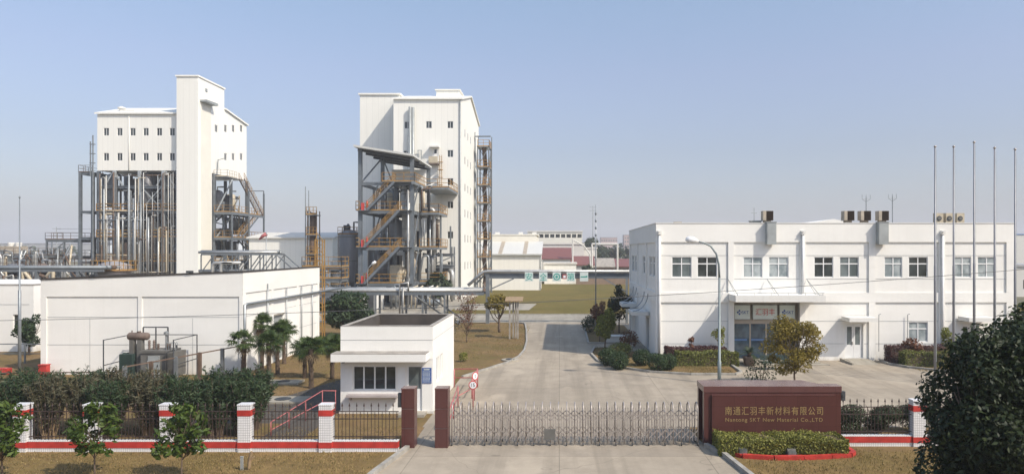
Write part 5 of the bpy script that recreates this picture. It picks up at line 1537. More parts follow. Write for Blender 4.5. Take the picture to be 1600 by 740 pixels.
m = MB(); m.tube([(bx1+.12,118.5,1),(bx1+.12,118.5,27)], .1, 8); part(t2, "downpipe", m, "duct_grey", True)
# set back left block
m = MB(); m.box(-30.2,bx0-.003,106.6,121,0,30.6); part(t2, "stair_block", m, "white_cladding")
m = MB(); m.box(-30.4,bx0+.2,106.4,121.2,30.603,30.85); part(t2, "block_roof", m, "white_cladding")

# ladder truss on its right flank
lt = T("steel_stair_tower", "narrow steel lattice stair tower against the right flank of the white process tower", "stair tower", (-12.6, 119, 0))
zs = [0,3,6,9,12,15,18,21,24.4]
for x in (-13.6,-11.75):
    for y in (117.2,120.8):
        m = MB(); m.box(x-.1,x+.1,y-.1,y+.1,0,24.5); part(lt, "column", m, "steel_blue")
for i, z in enumerate(zs[1:]):
    m = MB(); m.box(-13.7,-11.65,117.1,120.9,z-.12,z); part(lt, "landing", m, "steel_blue")
    m = MB(); railing(m, [(-13.6,117.1,z),(-11.7,117.1,z),(-11.7,120.8,z)], step=.95, t=.06); part(lt, "railing", m, "yellow_paint")
    m = MB(); s_ = (-13.6,-11.75) if i % 2 else (-11.75,-13.6)
    m.beam((s_[0],117.2,zs[i]),(s_[1],117.2,z-.1),.1); m.beam((s_[1],120.8,zs[i]),(s_[0],120.8,z-.1),.09); m.beam((-11.75,117.2,zs[i]),(-11.75,120.8,z-.1),.1)
    part(lt, "cross_brace", m, "steel_grey")
    m = MB(); a = (-12.6,117.8,zs[i]); b = (-12.6,120.2,z-.1)
    if i % 2: a, b = (a[0],b[1],a[2]), (b[0],117.8,b[2])
    m.beam(a, b, .7, .12); part(lt, "stair_flight", m, "rusty_steel")
m = MB(); m.tube([(-11.3,117.6,0),(-11.3,117.6,26)], .08, 6); m.box(-14.2,-11.5,118,118.2,26.1,26.3); m.beam((-13.6,118.1,24.4),(-13.6,118.1,26.1),.12); part(lt, "vent_pipe", m, "steel_blue")

# ------------------------------------------------------------------ stair frame in front of it
sf = T("stair_frame", "open steel stair frame with orange handrails and sloping canopy before the white tower", "stair frame", (-24.7, 87, 0))
k3 = 87/1100
SX0, SX1, SY0, SY1 = -24.6, -18.2, 87.0, 98.0
zl3 = [3.05,7.5,12.0]
for x in (SX0, SX1):
    for y in (SY0, SY1):
        m = MB(); c=.22; z1 = (19.6 if x == SX0 else 18.5)
        m.box(x-c,x+c,y-c,y-c+.05,0,z1); m.box(x-c,x+c,y+c-.05,y+c,0,z1); m.box(x-.04,x+.04,y-c+.051,y+c-.051,0,z1)
        part(sf, "column", m, "steel_blue")
for x, yy in ((-22.2,94.2),(-16.9,94.2),(-15.9,94.2),(-21.4,98),(-21.4,92),(-24.4,92.5),(-18.3,92.5),(-22.9,98)):
    m = MB(); m.box(x-.12,x+.12,yy,yy+.2,0,15.2 if x < -18 else 12); part(sf, "column", m, "steel_grey")
for z in zl3+[15.5]:
    m = MB(); m.box(SX0,SX1,SY0-.1,SY0+.1,z-.4,z); m.box(SX0,SX1,SY1-.1,SY1+.1,z-.4,z); m.box(SX1-.1,SX1+.1,SY0+.11,SY1-.11,z-.4,z); m.box(SX0-.1,SX0+.1,SY0+.11,SY1-.11,z-.4,z)
    part(sf, "floor_beam", m, "steel_blue")
    m = MB()
    if z < 15: m.box(SX0-.3,SX0+.9,SY0-.9,SY0-.105,z-.06,z); m.box(SX0+.2,SX1,SY0+.8,SY1-.2,z+.003,z+.06); m.box(SX1-1.8,SX1+.1,SY0-.9,SY0-.105,z-.06,z); m.box(SX1+.11,SX1+2.6,SY0+4,SY1,z-.3,z+.06)
    else: m.box(SX0+2.9,SX1+.1,SY0-.9,SY0-.105,z-.06,z); m.box(SX0+2.6,SX1,SY0+.12,SY1,z+.003,z+.06); m.box(SX1+.11,SX1+.5,SY0-.9,102.6,z-.35,z+.06); m.box(SX1+.5,SX1+3.4,94,102.6,z-.3,z+.06)
    part(sf, "platform", m, "steel_grey")
    m = MB()
    if z < 15:
        for run in ([(SX1+.1,SY0+4,z),(SX1+2.6,SY0+4,z),(SX1+2.6,SY1,z)], [(SX0+.1,SY0-.85,z),(SX0-.3,SY0-.85,z),(SX0-.3,SY0+4,z)]):
            q = MB(); railing(q, run, t=.06); part(sf, "railing", q, "yellow_paint")
        railing(m, [(SX0+1.0,SY0-.12,z),(SX1,SY0-.12,z)], t=.06)
    else:
        railing(m, [(SX0+2.9,SY0-.85,z),(SX1+.5,SY0-.85,z),(SX1+.5,94,z),(SX1+3.4,94,z),(SX1+3.4,102.4,z)], t=.06)
    part(sf, "railing", m, "yellow_paint")
for (xa_,za),(xb_,zb_) in (((-23.9,3.05),(-19.6,7.5)),((-23.9,7.5),(-19.6,12.0)),((-23.6,12.0),(-20.2,15.5))):
    stair(sf, (xa_,SY0-.85,za),(xb_,SY0-.85,zb_), .75)
m = MB()
def slope_box(m, x0, x1, z0, z1, y0, y1, th):
    m.add([(x0,y0,z0),(x1,y0,z1),(x1,y1,z1),(x0,y1,z0),(x0,y0,z0+th),(x1,y0,z1+th),(x1,y1,z1+th),(x0,y1,z0+th)],[(0,3,2,1),(4,5,6,7),(0,1,5,4),(1,2,6,5),(2,3,7,6),(3,0,4,7)])
slope_box(m, SX0-.5, SX1+.4, 19.7, 18.55, SY0-1.2, SY1+.2, .25)
cn = part(sf, "canopy_roof", m, "pale_roof_sheet")
m = MB()
for y in (SY0,SY0+3.6,SY0+7.3,SY1): m.beam((SX0-.3,y,19.5),(SX1+.2,y,18.35),.15,.3)
parts_each(cn, "rafter", m, "dark_steel")
m = MB(); m.box(SX0+1.5,SX1-.3,SY1-1,SY1-.1,15.6,18.2); part(sf, "back_screen", m, "weathered_render")
m = MB(); m.beam((SX0+.1,SY0+.2,15.5),(SX0+1.5,SY0+5,19.2),.14); m.beam((SX0+3,SY0+5,15.4),(SX0+1.5,SY0+5,19.2),.14)
m.beam((SX0,SY0+5,12.1),(SX0+1.2,SY0+5,15.2),.14); m.beam((SX0+2.4,SY0+5,12),(SX0+1.2,SY0+5,15.2),.14); m.beam((SX0,SY0+5,7.6),(SX0+1.2,SY0+5,11.7),.14); m.beam((SX0+2.4,SY0+5,7.6),(SX0+1.2,SY0+5,11.7),.14)
m.beam((SX1+.1,SY0+.1,12.1),(SX1+.1,SY0+3.5,15.3),.14); m.beam((SX1+.1,SY0+.1,7.6),(SX1+.1,SY0+3.5,11.8),.14); m.beam((SX1,SY0,13.8),(SX1+1,SY0,15.2),.1)
m.beam((SX1+.1,SY0+.1,3.1),(SX1+.1,SY0+3.5,7.2),.14)
parts_each(sf, "brace", m, "steel_blue")
m = MB()
for z in zl3: 
    for q in (0,1.6,3.2,4.8): m.beam((SX0+.6+q,SY0+7,z-.5+.06),(SX0+.6+q,SY1,z-.5+.06),.16,.3)
parts_each(sf, "joist", m, "dark_steel")
for x, z, w2 in ((-23.8,.1,2.2),(-21.0,.1,2.6),(-23.5,4.0,1.8),(-20.6,4.2,1.5),(-22.8,8.6,2.0)):
    m = MB(); m.box(x,x+w2,95.5,97.2,z,z+2.3); m.box(x-.05,x+w2+.05,95.4,97.3,z+2.303,z+2.4); part(sf, "cabinet", m, "dark_steel")
# equipment inside the stair frame
vessel(sf, -21.5, 93, 8.3, 11.2, 1.0, "tank_steel"); vessel(sf, -19.7, 91.5, 8.2, 13.6, .75, "insulated_pipe"); vessel(sf, -22.6, 95, 12.6, 14.9, .8, "cream_paint")
vessel(sf, -20.3, 94, 12.8, 15.2, .9, "white_paint"); hvessel(sf, -21.5, 92, 3.15, 3.2, .75, "cream_paint"); vessel(sf, -22.8, 91, 3.9, 6.8, .7, "tank_steel")
vessel(sf, -19.4, 92.2, 3.8, 7, .8, "duct_tan"); vessel(sf, -16.9, 96, 8.3, 11.4, .8, "duct_tan"); vessel(sf, -23.2, 94.5, 8.4, 11.5, .6, "equipment_grey")
m = MB(); m.lathe([(.65,0),(.65,.5),(.3,.6)], (-20.8,88.9,4.4), 16, 'y'); m.box(-21.4,-20.2,89.0,90.4,3.1,5.2); part(sf, "filter_unit", m, "cream_paint")
for i in range(44):
    x = random.uniform(SX0+.5,SX1+2.2); y = random.uniform(89,97.5); z = random.choice([0]+zl3); pipe(sf, [(x,y,z+.1),(x,y,z+random.uniform(2,3.8)),(x+random.uniform(-1.5,1.5),y,z+random.uniform(3,3.9))][:random.choice((2,3))], random.choice((.07,.1,.14,.18)))
pipe(sf, [(-17.9,92.5,12.4),(-16.5,92.5,12.6),(-16.5,92.5,.2)], .26, "insulated_pipe"); pipe(sf, [(-18.6,86.6,.1),(-18.6,86.6,14.5)], .14, "insulated_pipe"); pipe(sf, [(-17.2,93.4,.1),(-17.2,93.4,13)], .16, "galvanised")
pipe(sf, [(-19,100,4.2),(-16.9,100,4.4),(-14.9,98,4.4),(-14.9,98,.3)], .36, "insulated_pipe"); pipe(sf, [(-18.2,91,3),(-17.6,91,6.4),(-16.9,91,6.4),(-16.9,91,.2)], .14, "galvanised")
# red fire hose boxes, one on each landing
for z, w_ in ((3.05,"lowest"),(7.5,"middle"),(12.0,"upper")):
    m = MB(); m.box(-24.3,-23.95,86.25,86.5,z+.003,z+.9); m.lathe([(.16,0),(.16,.9),(.05,1.25)],(-23.75,86.9,z+.003),10)
    solo("fire_extinguisher", m, "letter_red", "red fire extinguishers on the %s landing of the orange railed stair frame" % w_, "fire extinguisher", (-24.1,86.4,z), "fire extinguishers on the stair frame landings")
t = T("plant_lamp", "white headed yard lamp before the lowest stair flight of the stair frame", "street lamp", ((574-874)*.0727, 80, 0))
m = MB(); m.tube([(0,0,0),(0,0,4.6),(.1,0,5.1),(.5,0,5.5)], [.07,.06,.05,.04], 8); part(t, "pole", m, "galvanised", True, True)
m = MB(); m.tube([(.45,0,5.45),(.6,0,5.6),(.9,0,5.75),(1.0,0,5.75)], [.06,.16,.18,.04], 10); part(t, "lamp_head", m, "lamp_white", True, True)
# pump house and equipment on the ground behind the rack
t = T("pump_house", "low white pump house under the orange railed stair frame", "building", (-23.2, 84, 0))
m = MB(); m.box(-24.2,-21.3,82,85.5,0,2.5); part(t, "wall", m, "weathered_render"); m = MB(); m.box(-24.4,-21.1,81.8,85.7,2.503,2.65); part(t, "roof", m, "duct_grey")
m = MB(); m.box(-22.4,-21.6,81.95,81.997,.05,2.0); part(t, "door", m, "dark_steel")
t = T("pump_skid", "cluster of grey pumps and vessels on the ground under the stair frame", "equipment", (-18, 84, 0))
m = MB(); m.box(-20.6,-14,82.5,86,0,.15); part(t, "plinth", m, "plain_concrete")
vessel(t, -19.8, 84.5, .7, 2.6, .6, "equipment_grey"); vessel(t, -17.4, 84.2, .6, 2.2, .5, "tank_steel"); hvessel(t, -15.4, 84.4, .15, 2.2, .4, "steel_grey")
for i in range(8):
    x = random.uniform(-20.4,-14.4); pipe(t, [(x,83.2,.2),(x,83.2,random.uniform(1.2,2.9)),(x+random.uniform(-1,1),83.2,2.9)], .09)
m = MB()
t = T("valve_frame", "dark steel valve frame standing at the foot of the white process tower", "equipment", (-16.5, 99, 0))
frame(t, [-17.6,-15.0], [98.2,100.5], [2.6,5.0,6.6], 7.6, .2, "steel_grey", True, None, .6)
vessel(t, -16.4, 99.4, 3.0, 4.8, .5, "dark_steel"); m = MB(); m.tube([(-15.3,99,6.6),(-15.3,99,10.5)],.12,8); part(t, "vent_pipe", m, "steel_blue")

# ------------------------------------------------------------------ silo, stack and yellow ladder between the towers
sz = T("storage_silo", "weathered steel storage silo with yellow top railing left of the stair frame", "silo", (-29.2, 98, 0))
m = MB(); m.lathe([(.4,1.6),(1.55,2.6),(1.6,2.8),(1.6,9.2),(1.5,9.5),(.2,10.0)], (-29.2,98,0), 28); part(sz, "shell", m, "tank_steel", True)
m = MB()
for z in (2.8,5.6,8.9): m.lathe([(1.64,z),(1.64,z+.1)], (-29.2,98,0), 28)
part(sz, "hoop", m, "equipment_grey")
for a in range(6):
    m = MB(); q = a*math.pi/3+.3; m.beam((-29.2+1.5*math.cos(q),98+1.5*math.sin(q),0),(-29.2+1.5*math.cos(q),98+1.5*math.sin(q),3.2),.22); part(sz, "leg", m, "steel_grey")
m = MB(); railing(m, [(-29.2+1.65*math.cos(i*math.pi/5),98+1.65*math.sin(i*math.pi/5),9.3) for i in range(11)], 1.0, .9); part(sz, "railing", m, "yellow_paint")
m = MB(); m.tube([(-28.6,98,9.6),(-28.6,98,11),(-27.6,98,11)], .13, 7); m.lathe([(.3,9.8),(.35,10.4),(.1,10.8)],(-29.4,98,0),10); m.box(-30,-29.7,97.8,98.2,9.6,10.6); part(sz, "top_fittings", m, "dark_steel")
sz2 = T("storage_silo", "second steel silo half hidden behind the stair frame canopy column", "silo", (-25.9, 100, 0))
m = MB(); m.lathe([(1.3,0),(1.3,8.6),(1.2,8.9),(.2,9.4)], (-25.9,100,0), 24); part(sz2, "shell", m, "tank_steel", True)
t = T("yellow_ladder_tower", "tall yellow caged ladder standing at the back corner of the workshop", "ladder tower", ((500-874)*.0494, 54.3, 0))
x = (500-874)*.0494
m = MB()
for dx in (-.28,.28):
    for dy in (-.25,.25): m.beam((x+dx,54.3+dy,0),(x+dx,54.3+dy,7.9),.07)
part(t, "stile", m, "yellow_paint")
m = MB()
for i in range(26): m.beam((x-.28,54.05,.3+i*.3),(x+.28,54.05,.3+i*.3),.04)
for i in range(8): m.beam((x-.28,54.05,.6+i),(x-.28,54.55,1.4+i),.035); m.beam((x+.28,54.55,.6+i),(x-.28,54.55,1.4+i),.035)
part(t, "rung", m, "yellow_paint")
t = T("flare_stack", "slender rusty stack with yellow platforms and two thin masts", "stack", (-32.5, 92, 0))
kx = 92/1100
m = MB(); m.tube([((489-874)*kx,92,0),((489-874)*kx,92,12)], [.55,.4], 12); part(t, "stack", m, "rusty_steel", True)
for px, py in ((479,292),(484,298)):
    m = MB(); m.tube([((px-874)*kx,91.6,0),((px-874)*kx,91.6,7+(392-py)*kx)], [.12,.05], 8); part(t, "mast", m, "galvanised")
m = MB()
for px in (483,497):
    for dy in (-.6,.6): m.beam(((px-874)*kx,92+dy,0),((px-874)*kx,92+dy,12.2),.1)
part(t, "column", m, "rusty_steel")
for z in (4,6.5,9,11.6):
    m = MB(); m.box((482-874)*kx,(498-874)*kx,91.2,92.8,z,z+.1); part(t, "platform", m, "steel_grey")
    m = MB(); railing(m, [((482-874)*kx,91.2,z+.1),((498-874)*kx,91.2,z+.1)], 1, .5, .06); part(t, "railing", m, "yellow_paint")
# elevated pipe bridge between tower and stack
pb = T("pipe_bridge", "long grey truss pipe bridge crossing behind the workshop roof", "pipe bridge", (-40, 86, 0))
for y in (84.5, 87):
    m = MB(); m.box(-43,-30,y-.1,y+.1,4.2,4.4); m.box(-43,-34,y-.1,y+.1,6.5,6.7)
    for i in range(7): m.beam((-43+i*1.5,y,4.4),(-43+i*1.5,y,6.5),.12); (m.beam((-43+i*1.5,y,4.4),(-41.5+i*1.5,y,6.5),.1) if i < 6 else None)
    m.beam((-34,y,6.6),(-31.5,y,4.4),.12)
    part(pb, "truss", m, "steel_grey")
for i in range(4):
    m = MB(); m.box(-42.5+i*4-.12,-42.5+i*4+.12,84.6,84.85,0,4.2); m.box(-42.5+i*4-.12,-42.5+i*4+.12,86.7,86.95,0,4.2); part(pb, "support", m, "steel_grey")
for y, z, r, mt in ((84.9,6.85,.16,"insulated_pipe"),(85.5,6.9,.22,"steel_blue"),(86.2,6.8,.12,"galvanised"),(85,4.6,.2,"insulated_pipe"),(85.7,4.6,.2,"steel_blue"),(86.4,4.55,.14,"rusty_steel")):
    pipe(pb, [(-43.5,y,z),(-34 if z > 6 else -28,y,z)], r, mt)
for x in (-41.2,-40.2): pipe(pb, [(x-.2,84.0,0),(x-.2,84.0,5.6),(x+2.2,84.0,5.6)], .2, "insulated_pipe")
m = MB(); m.box(-33,-27.5,88,90,3,3.2); 
mr = T("meter_rack", "small rack of yellow and blue pipework beside the yellow ladder", "equipment", (-27, 80, 0))
frame(mr, [-28.5,-26.2,-24.4], [78.5,81], [2.2,3.9,5.2], 5.8, .18, "steel_grey", True, "yellow_paint", .2)
for x, mt in ((-27.8,"steel_blue"),(-26.9,"white_paint"),(-25.4,"insulated_pipe")): vessel(mr, x, 79.7, 2.9, 4.9, .45, mt)

# tank with orange railing at the foot of the left tower
tk = T("round_tank", "round steel tank top with orange railing showing above the workshop roof", "tank", (-46, 72, 0))
cx_ = (178-874)*72/1100
m = MB(); m.lathe([(1.6,0),(1.6,5.4),(1.5,5.6),(.3,6.0)], (cx_,72,0), 28); part(tk, "shell", m, "stainless", True)
m = MB(); m.lathe([(2.1,4.95),(2.1,5.02)], (cx_,72,0), 28); part(tk, "platform", m, "rusty_steel")
m = MB(); railing(m, [(cx_+2.05*math.cos(i*math.pi/8),72+2.05*math.sin(i*math.pi/8),5.02) for i in range(17)], 1.0, .5, .045); part(tk, "railing", m, "yellow_paint")

# pipe frames at far left
for nm, xs, ys, lvl, z1, lab in (("pipe_structure",[-92,-88.5,-85,-81.5],[112,116],[4.2,6.3],7.2,"rusty railed pipe frame immediately left of the left process tower"),
      ("pipe_structure",[-66,-62,-58,-54,-50],[78,80.5],[3.6,5.0],5.2,"long low pipe frame above the workshop roof left of the round tank")):
    t = T(nm, lab, "pipe frame", (xs[0], ys[0], 0), "low pipe frames")
    frame(t, xs, ys, lvl, z1, .26, "steel_grey", True, "rusty_steel", .4)
    for i in range(34):
        x = random.uniform(xs[0], xs[-1]); pipe(t, [(x,ys[0]-.2,random.uniform(0,2)),(x,ys[0]-.2,random.uniform(3,z1)),(x+random.uniform(-1.5,1.5),ys[0]-.2,random.uniform(3,z1))], random.choice((.1,.14,.2)))
    for i in range(4): pipe(t, [(xs[0]-6,ys[0]+.4+i*.5,lvl[0]+.3),(xs[-1],ys[0]+.4+i*.5,lvl[0]+.3)], .16)
    for i in range(3): vessel(t, random.uniform(xs[0]+1,xs[-1]-1), ys[0]+1.6, lvl[0]+.5, lvl[0]+2.0, .6, random.choice(("tank_steel","equipment_rust")))
t = T("upper_pipe_frame", "higher railed platform against the left side of the left process tower", "pipe frame", (-81, 114, 0))
frame(t, [-83,-80.2,-77.8], [114,118], [6.0,8.8], 9.0, .24, "steel_grey", True, "rusty_steel", .4)
for i in range(8): pipe(t, [(-83+random.random()*5,113.7,random.uniform(0,3)),(-83+random.random()*5,113.7,random.uniform(5,9))], .14)
ft = T("cooling_plant", "distant row of pale cooling cells on a steel frame at the left edge", "cooling plant", (-110, 130, 0))
frame(ft, [-112,-108,-104,-99], [130,134], [4.5,6.2], 6.5, .3, "steel_grey", True, None, .4)
for x in (-110.3,-106.5,-102.2):
    m = MB(); m.box(x-1.5,x+1.5,130.4,133.4,6.6,7.9); part(ft, "cooling_cell", m, "duct_tan")
    m = MB(); m.lathe([(.5,7.903),(.6,8.5),(.55,8.6)], (x-.6,132,0), 12); m.lathe([(.5,7.903),(.6,8.5),(.55,8.6)], (x+.8,132,0), 12); part(ft, "fan_stack", m, "weathered_render")
for i, z in enumerate((5.0,4.2,3.3,2.6)):
    pass
lr = T("left_pipe_rack", "wide grey pipe rack passing above the roof of the store building", "pipe rack", (-60, 70, 0))
m = MB(); 
for y in (68,71): m.box(-75,-44,y-.1,y+.1,3.6,3.85); m.box(-75,-44,y-.1,y+.1,5.0,5.2)
part(lr, "beam", m, "steel_grey")
for i in range(8):
    m = MB(); m.box(-74.5+i*4-.13,-74.5+i*4+.13,67.9,68.15,0,5.0); m.box(-74.5+i*4-.13,-74.5+i*4+.13,70.9,71.15,0,5.0); part(lr, "support", m, "steel_grey")
for i in range(5): pipe(lr, [(-75,68.4+i*.55,4.0),(-44,68.4+i*.55,4.0)], .15, 'steel_grey')
for i in range(4): pipe(lr, [(-75,68.4+i*.7,5.4),(-44,68.4+i*.7,5.4)], random.choice((.12,.2)), random.choice(('galvanised','steel_blue','rusty_steel')))
lr["label"] = "wide grey pipe rack passing above the roof of the store building"
# thin mast lamps
for px, py, Y, lab in ((343.0-20,395,90,None),):
    pass
t = T("windsock_pole", "small red and white windsock on a pole behind the workshop roof", "windsock", ((416-874)*.09, 99, 0))
m = MB(); m.tube([(0,0,0),(0,0,9.6)], .06, 6); part(t, "pole", m, "galvanised", True, True)
m = MB(); m.tube([(0,0,9.4),(-.5,0,9.1),(-1.0,0,8.6)], [.3,.24,.12], 8); part(t, "windsock", m, "pink_red_paint", True, True)
# ------------------------------------------------------------------ buildings beyond the site
def bld(name, label, x0, x1, Y, depth, z1, mat, rows=0, cols=0, zf=1.0, wh=1.4, ww=1.3, roof='flat', roofmat="far_grey", glass="dark_glass", group=None, z_first=1.2, step=3.2, rise=1.6):
    t = T(name, label, "building", (x0, Y, 0), group)
    hs = []
    for r in range(rows):
        for c in range(cols):
            cx = x0 + (x1-x0)*(c+.5)/cols; z = z_first + r*step
            hs.append((cx-ww/2, cx+ww/2, z, z+wh))
    m = MB(); m.wall(MF(Y), x0, x1, 0, z1, hs, .2); m.wall(MR(x1), Y, Y+depth, 0, z1, [], .1); m.wall(ML(x0), Y, Y+depth, 0, z1, [], .1)
    m.add([(x1,Y+depth,0),(x0,Y+depth,0),(x0,Y+depth,z1),(x1,Y+depth,z1)],[(0,1,2,3)])
    if roof == 'gable':
        m.add([(x1,Y,z1),(x1,Y+depth,z1),(x1,Y+depth/2,z1+rise)],[(0,1,2)]); m.add([(x0,Y,z1),(x0,Y+depth,z1),(x0,Y+depth/2,z1+rise)],[(0,2,1)])
    part(t, "wall", m, mat)
    m = MB(); e = .35
    if roof == 'gable':
        m.prism_yz([(Y-e,z1-.1),(Y+depth/2,z1+rise),(Y+depth+e,z1-.1),(Y+depth+e,z1+.1),(Y+depth/2,z1+rise+.2),(Y-e,z1+.1)], x0-e, x1+e)
    else:
        m.box(x0-.2, x1+.2, Y-.2, Y+depth+.2, z1+.003, z1+.35)
    part(t, "roof", m, roofmat)
    if hs:
        n = 0
        gm = {}
        for (a,b,c,d) in hs:
            key = (round(b-a,2), round(d-c,2), glass)
            if key not in gm:
                q = MB(); q.box(0,b-a,0,.03,0,d-c); gm[key] = mesh_of(q, "window", glass)
            if n < 90: put(t, "window", gm[key], (a, Y+.12, c))
            n += 1
    return t
# warehouse behind the lawn
w = T("warehouse", "long white warehouse with pale roof and brown roof strips beyond the lawn", "building", (-18, 126, 0))
m = MB(); m.box(-22,-3.4,126,134,0,6.4); m.add([(-3.4,126,6.4),(-3.4,134,6.4),(-3.4,134,8.6)],[(0,1,2)]); part(w, "wall", m, "white_cladding")
m = MB(); m.prism_yz([(125.6,6.32),(134,8.6),(134,8.8),(125.6,6.5)], -22.3, -3.1); rf = part(w, "roof", m, "pale_roof_sheet")
m = MB()
for x in (-10.6,-6.2): m.prism_yz([(125.6,6.505),(133.99,8.805),(133.99,8.83),(125.6,6.53)], x-.35, x+.35)
part(rf, "roof_strip", m, "duct_tan")
m = MB(); m.box(-22.3,-3.1,125.58,125.6,6.2,6.31); m.box(-3.45,-3.3,125.9,126,0,6.3); part(w, "gutter", m, "duct_grey")
m = MB(); m.box(-22,-4.4,134.01,150,0,10.0); m.box(-22.2,-4.2,133.9,150.2,10.003,10.2); part(w, "high_bay", m, "cream_render")
for x in (-12.2,-7.6,-4.9):
    m = MB(); m.box(x-.4,x+.4,138,139,10.2,10.7); part(w, "roof_vent", m, "weathered_render")

bl = [
 ("apartment_building","cream balconied block with two rows of long dark openings behind the warehouse",-9,6.5,200,12,12.4,"cream_render",4,10,.9,1.0,1.2),
 ("factory_building","white two storey factory with square windows behind the first red roof",-8,6.0,172,10,8.6,"far_white",2,7,.9,1.4,1.5),
 ("factory_building","small white block with stepped roofs right of the balconied block",6.3,9.6,180,10,7.6,"far_white",2,2,.9,1.2,1.2),
]
for b in bl: bld(b[0], b[1], b[2], b[3], b[4], b[5], b[6], b[7], b[8], b[9], wh=b[11], ww=b[12], group=None, roofmat="far_white")
bld("shed","low white shed with fluted wall under the first red roof",-3.2,3.6,150,8,4.2,"white_cladding",0,0,roof='flat',roofmat="far_white")
bld("red_roofed_house","long low building with dark red tiled roof beside the warehouse",-3.8,2.5,160,9,5.2,"cream_render",0,0,roof='gable',roofmat="red_roof_tile",rise=2.4)
bld("red_roofed_house","smaller red roofed building left of the thin mast",3.0,8.0,165,8,3.7,"far_grey",0,0,roof='gable',roofmat="red_roof_tile",rise=1.9)
bld("red_roofed_house","grey brown gabled house behind the right part of the gantry",8.2,13.0,168,8,3.2,"brick",1,3,roof='gable',roofmat="coping_stone",rise=1.9)
bld("red_roofed_house","low red roofed house next to the office's left corner, beyond the lawn",13.6,18.6,172,8,3.2,"brick",1,3,roof='gable',roofmat="red_roof_tile",rise=1.7)
m = MB(); m.box(3.5,24,148,148.3,0,2.1)
solo("garden_wall", m, "brick", "long low brick wall at the far edge of the lawn", "wall", (10,148,0))
m = MB()
for x in (7.4,13.2): m.tube([(x,160,0),(x,160,8.6)], .22, 8)
m.tube([(7.4,160,8.6),(13.2,160,8.6)], .22, 8); solo("pipe_arch", m, "far_white", "white pipe arch rising above the far houses", "pipe arch", (7.4,160,0))
m = MB(); m.tube([(3.0,158,9.6),(5.5,158,8.2),(6.8,158,6.4),(7.2,158,0)], .18, 6); m.tube([(3,158,9.6),(3,158,0)],.18,6); solo("curved_pipe", m, "far_white", "pale curved pipe left of the white pipe arch", "pipe", (7,158,0))
far = [
 ("pinkish apartment block with white balconies, right edge of the far skyline beside the office",57,75,620,21,"far_pink",6,8),
 ("grey pink apartment block, second from the office in the far skyline",40,56,680,20,"far_pink",5,7),
 ("grey apartment block behind the thin mast on the far skyline",30,40,760,21,"far_grey",5,5),
 ("pale tower block just left of the other far apartments",22,27,820,17,"far_grey",5,3),
]
for lab, x0, x1, Y, h, mt, r, c in far: bld("apartment_building", lab, x0, x1, Y, 14, h, mt, r, c, wh=1.5, ww=1.3, roofmat="far_grey", glass="grey_glass", group="apartment blocks on the skyline", step=h/r*.95)
bld("long_building","long low grey green building on the horizon between the two towers",-260,-160,420,20,10.5,"green_paint",1,20,roofmat="far_grey",glass="grey_glass")
bld("office_block","small white block on the horizon above the long grey green building",-172,-157,400,12,16.5,"far_white",3,5,roofmat="far_white",step=4)
bld("white_hall","white gabled hall behind the yellow ladder and silo",-52,-38,118,14,9.2,"white_cladding",0,0,roof='gable',roofmat="far_white",rise=.9)
bld("long_roof_hall","long pale roofed hall behind the pipe bridge",-100,-52,150,20,6.6,"far_white",0,0,roof='gable',roofmat="pale_roof_sheet",rise=2.0)
bld("blue_works","blue and white works building glimpsed beyond the office's right end",150,215,260,20,13,"far_white",2,10,roofmat="far_blue",glass="far_blue",step=4)
bld("works_shed","low pale works shed right of the office's end",64,90,108,10,4.6,"far_white",1,5,roofmat="far_grey")
bld("works_building","low grey works building on the horizon at the far left",-420,-300,480,20,12,"far_grey",1,20,roofmat="far_grey",glass="grey_glass")
k_ = 0
for (x, Y, h, lab) in ((-113,300,15,"thin pylon on the horizon right of the left tower"),(-66,300,19,"thin pylon on the horizon left of the white tower"),(-250,350,19,"thin pylon on the horizon at the far left"),(20,420,34,"faint thin chimney between the balconied block and the mast")):
    m = MB(); m.tube([(x,Y,0),(x,Y,h)], [.4,.15], 6)
    for z in (h-1,h-3): m.box(x-2.2,x+2.2,Y-.1,Y+.1,z,z+.2)
    solo("pylon", m, "duct_grey", lab, "pylon", (x,Y,0), "thin pylons on the horizon")
# power lines to the left
for z, lab in ((18.0,"faint upper power line at the far left"),(16.0,"faint lower power line at the far left")):
    m = MB(); m.tube([(-250,350,z),(-180,330,z-1.2),(-113,300,z-3.5)], .08, 4); solo("power_line", m, "wire_black", lab, "cable", (-250,350,z))

# ------------------------------------------------------------------ vegetation
def distant_tree(x, Y, h, r, label, group="trees beyond the lawn"):
    return tree("broadleaf_tree", label, "tree", (x, Y), h*.5, .25, h*.62, r, r, h*.38, "far_leaf", int(500+r*160), .55, 14, group, .2)
dt = [(10.5,230,11.5,4.6,"dark rounded tree right of the balconied block, left of the thin mast"),
      (20,260,9.5,5.2,"dark green tree below the grey pink apartments"),(28,270,9.2,5,"dark tree below the apartments nearest the office"),
      (15,250,8.8,4,"low dark tree between mast and pipe arch"),(34,255,8,4,"dark tree touching the office's left edge on the skyline"),
      (6.2,156,4.2,1.7,"small yellowish tree beside the low white shed"),(18.2,146,2.6,1.4,"round green bush at the far lawn edge by the office"),
      (-15.8,92,4.2,2.0,"dark green tree at the foot of the white tower, behind the pipe rack")]
for d in dt: distant_tree(*d)
# far-off woods that read as one mass along the horizon
pts = []
for i in range(420):
    a = rng.uniform(-1.25, 1.05); Y = rng.uniform(420, 1400); x = a*Y
    h = rng.uniform(6, 12)*(1 if Y < 800 else 1.2); r = rng.uniform(5, 14)
    pts.append((x, Y, h*.5, r, r*.6, h*.55))
p, n = clump_points(pts, 30000, .7); p[:,2] = np.abs(p[:,2])
me = leaves_mesh("far_woods", "far_leaf", p, n, 2.6, 1.2)
o = bpy.data.objects.new("far_woods", me); link(o); o["kind"] = "stuff"; o["label"] = "far-off trees along the horizon"
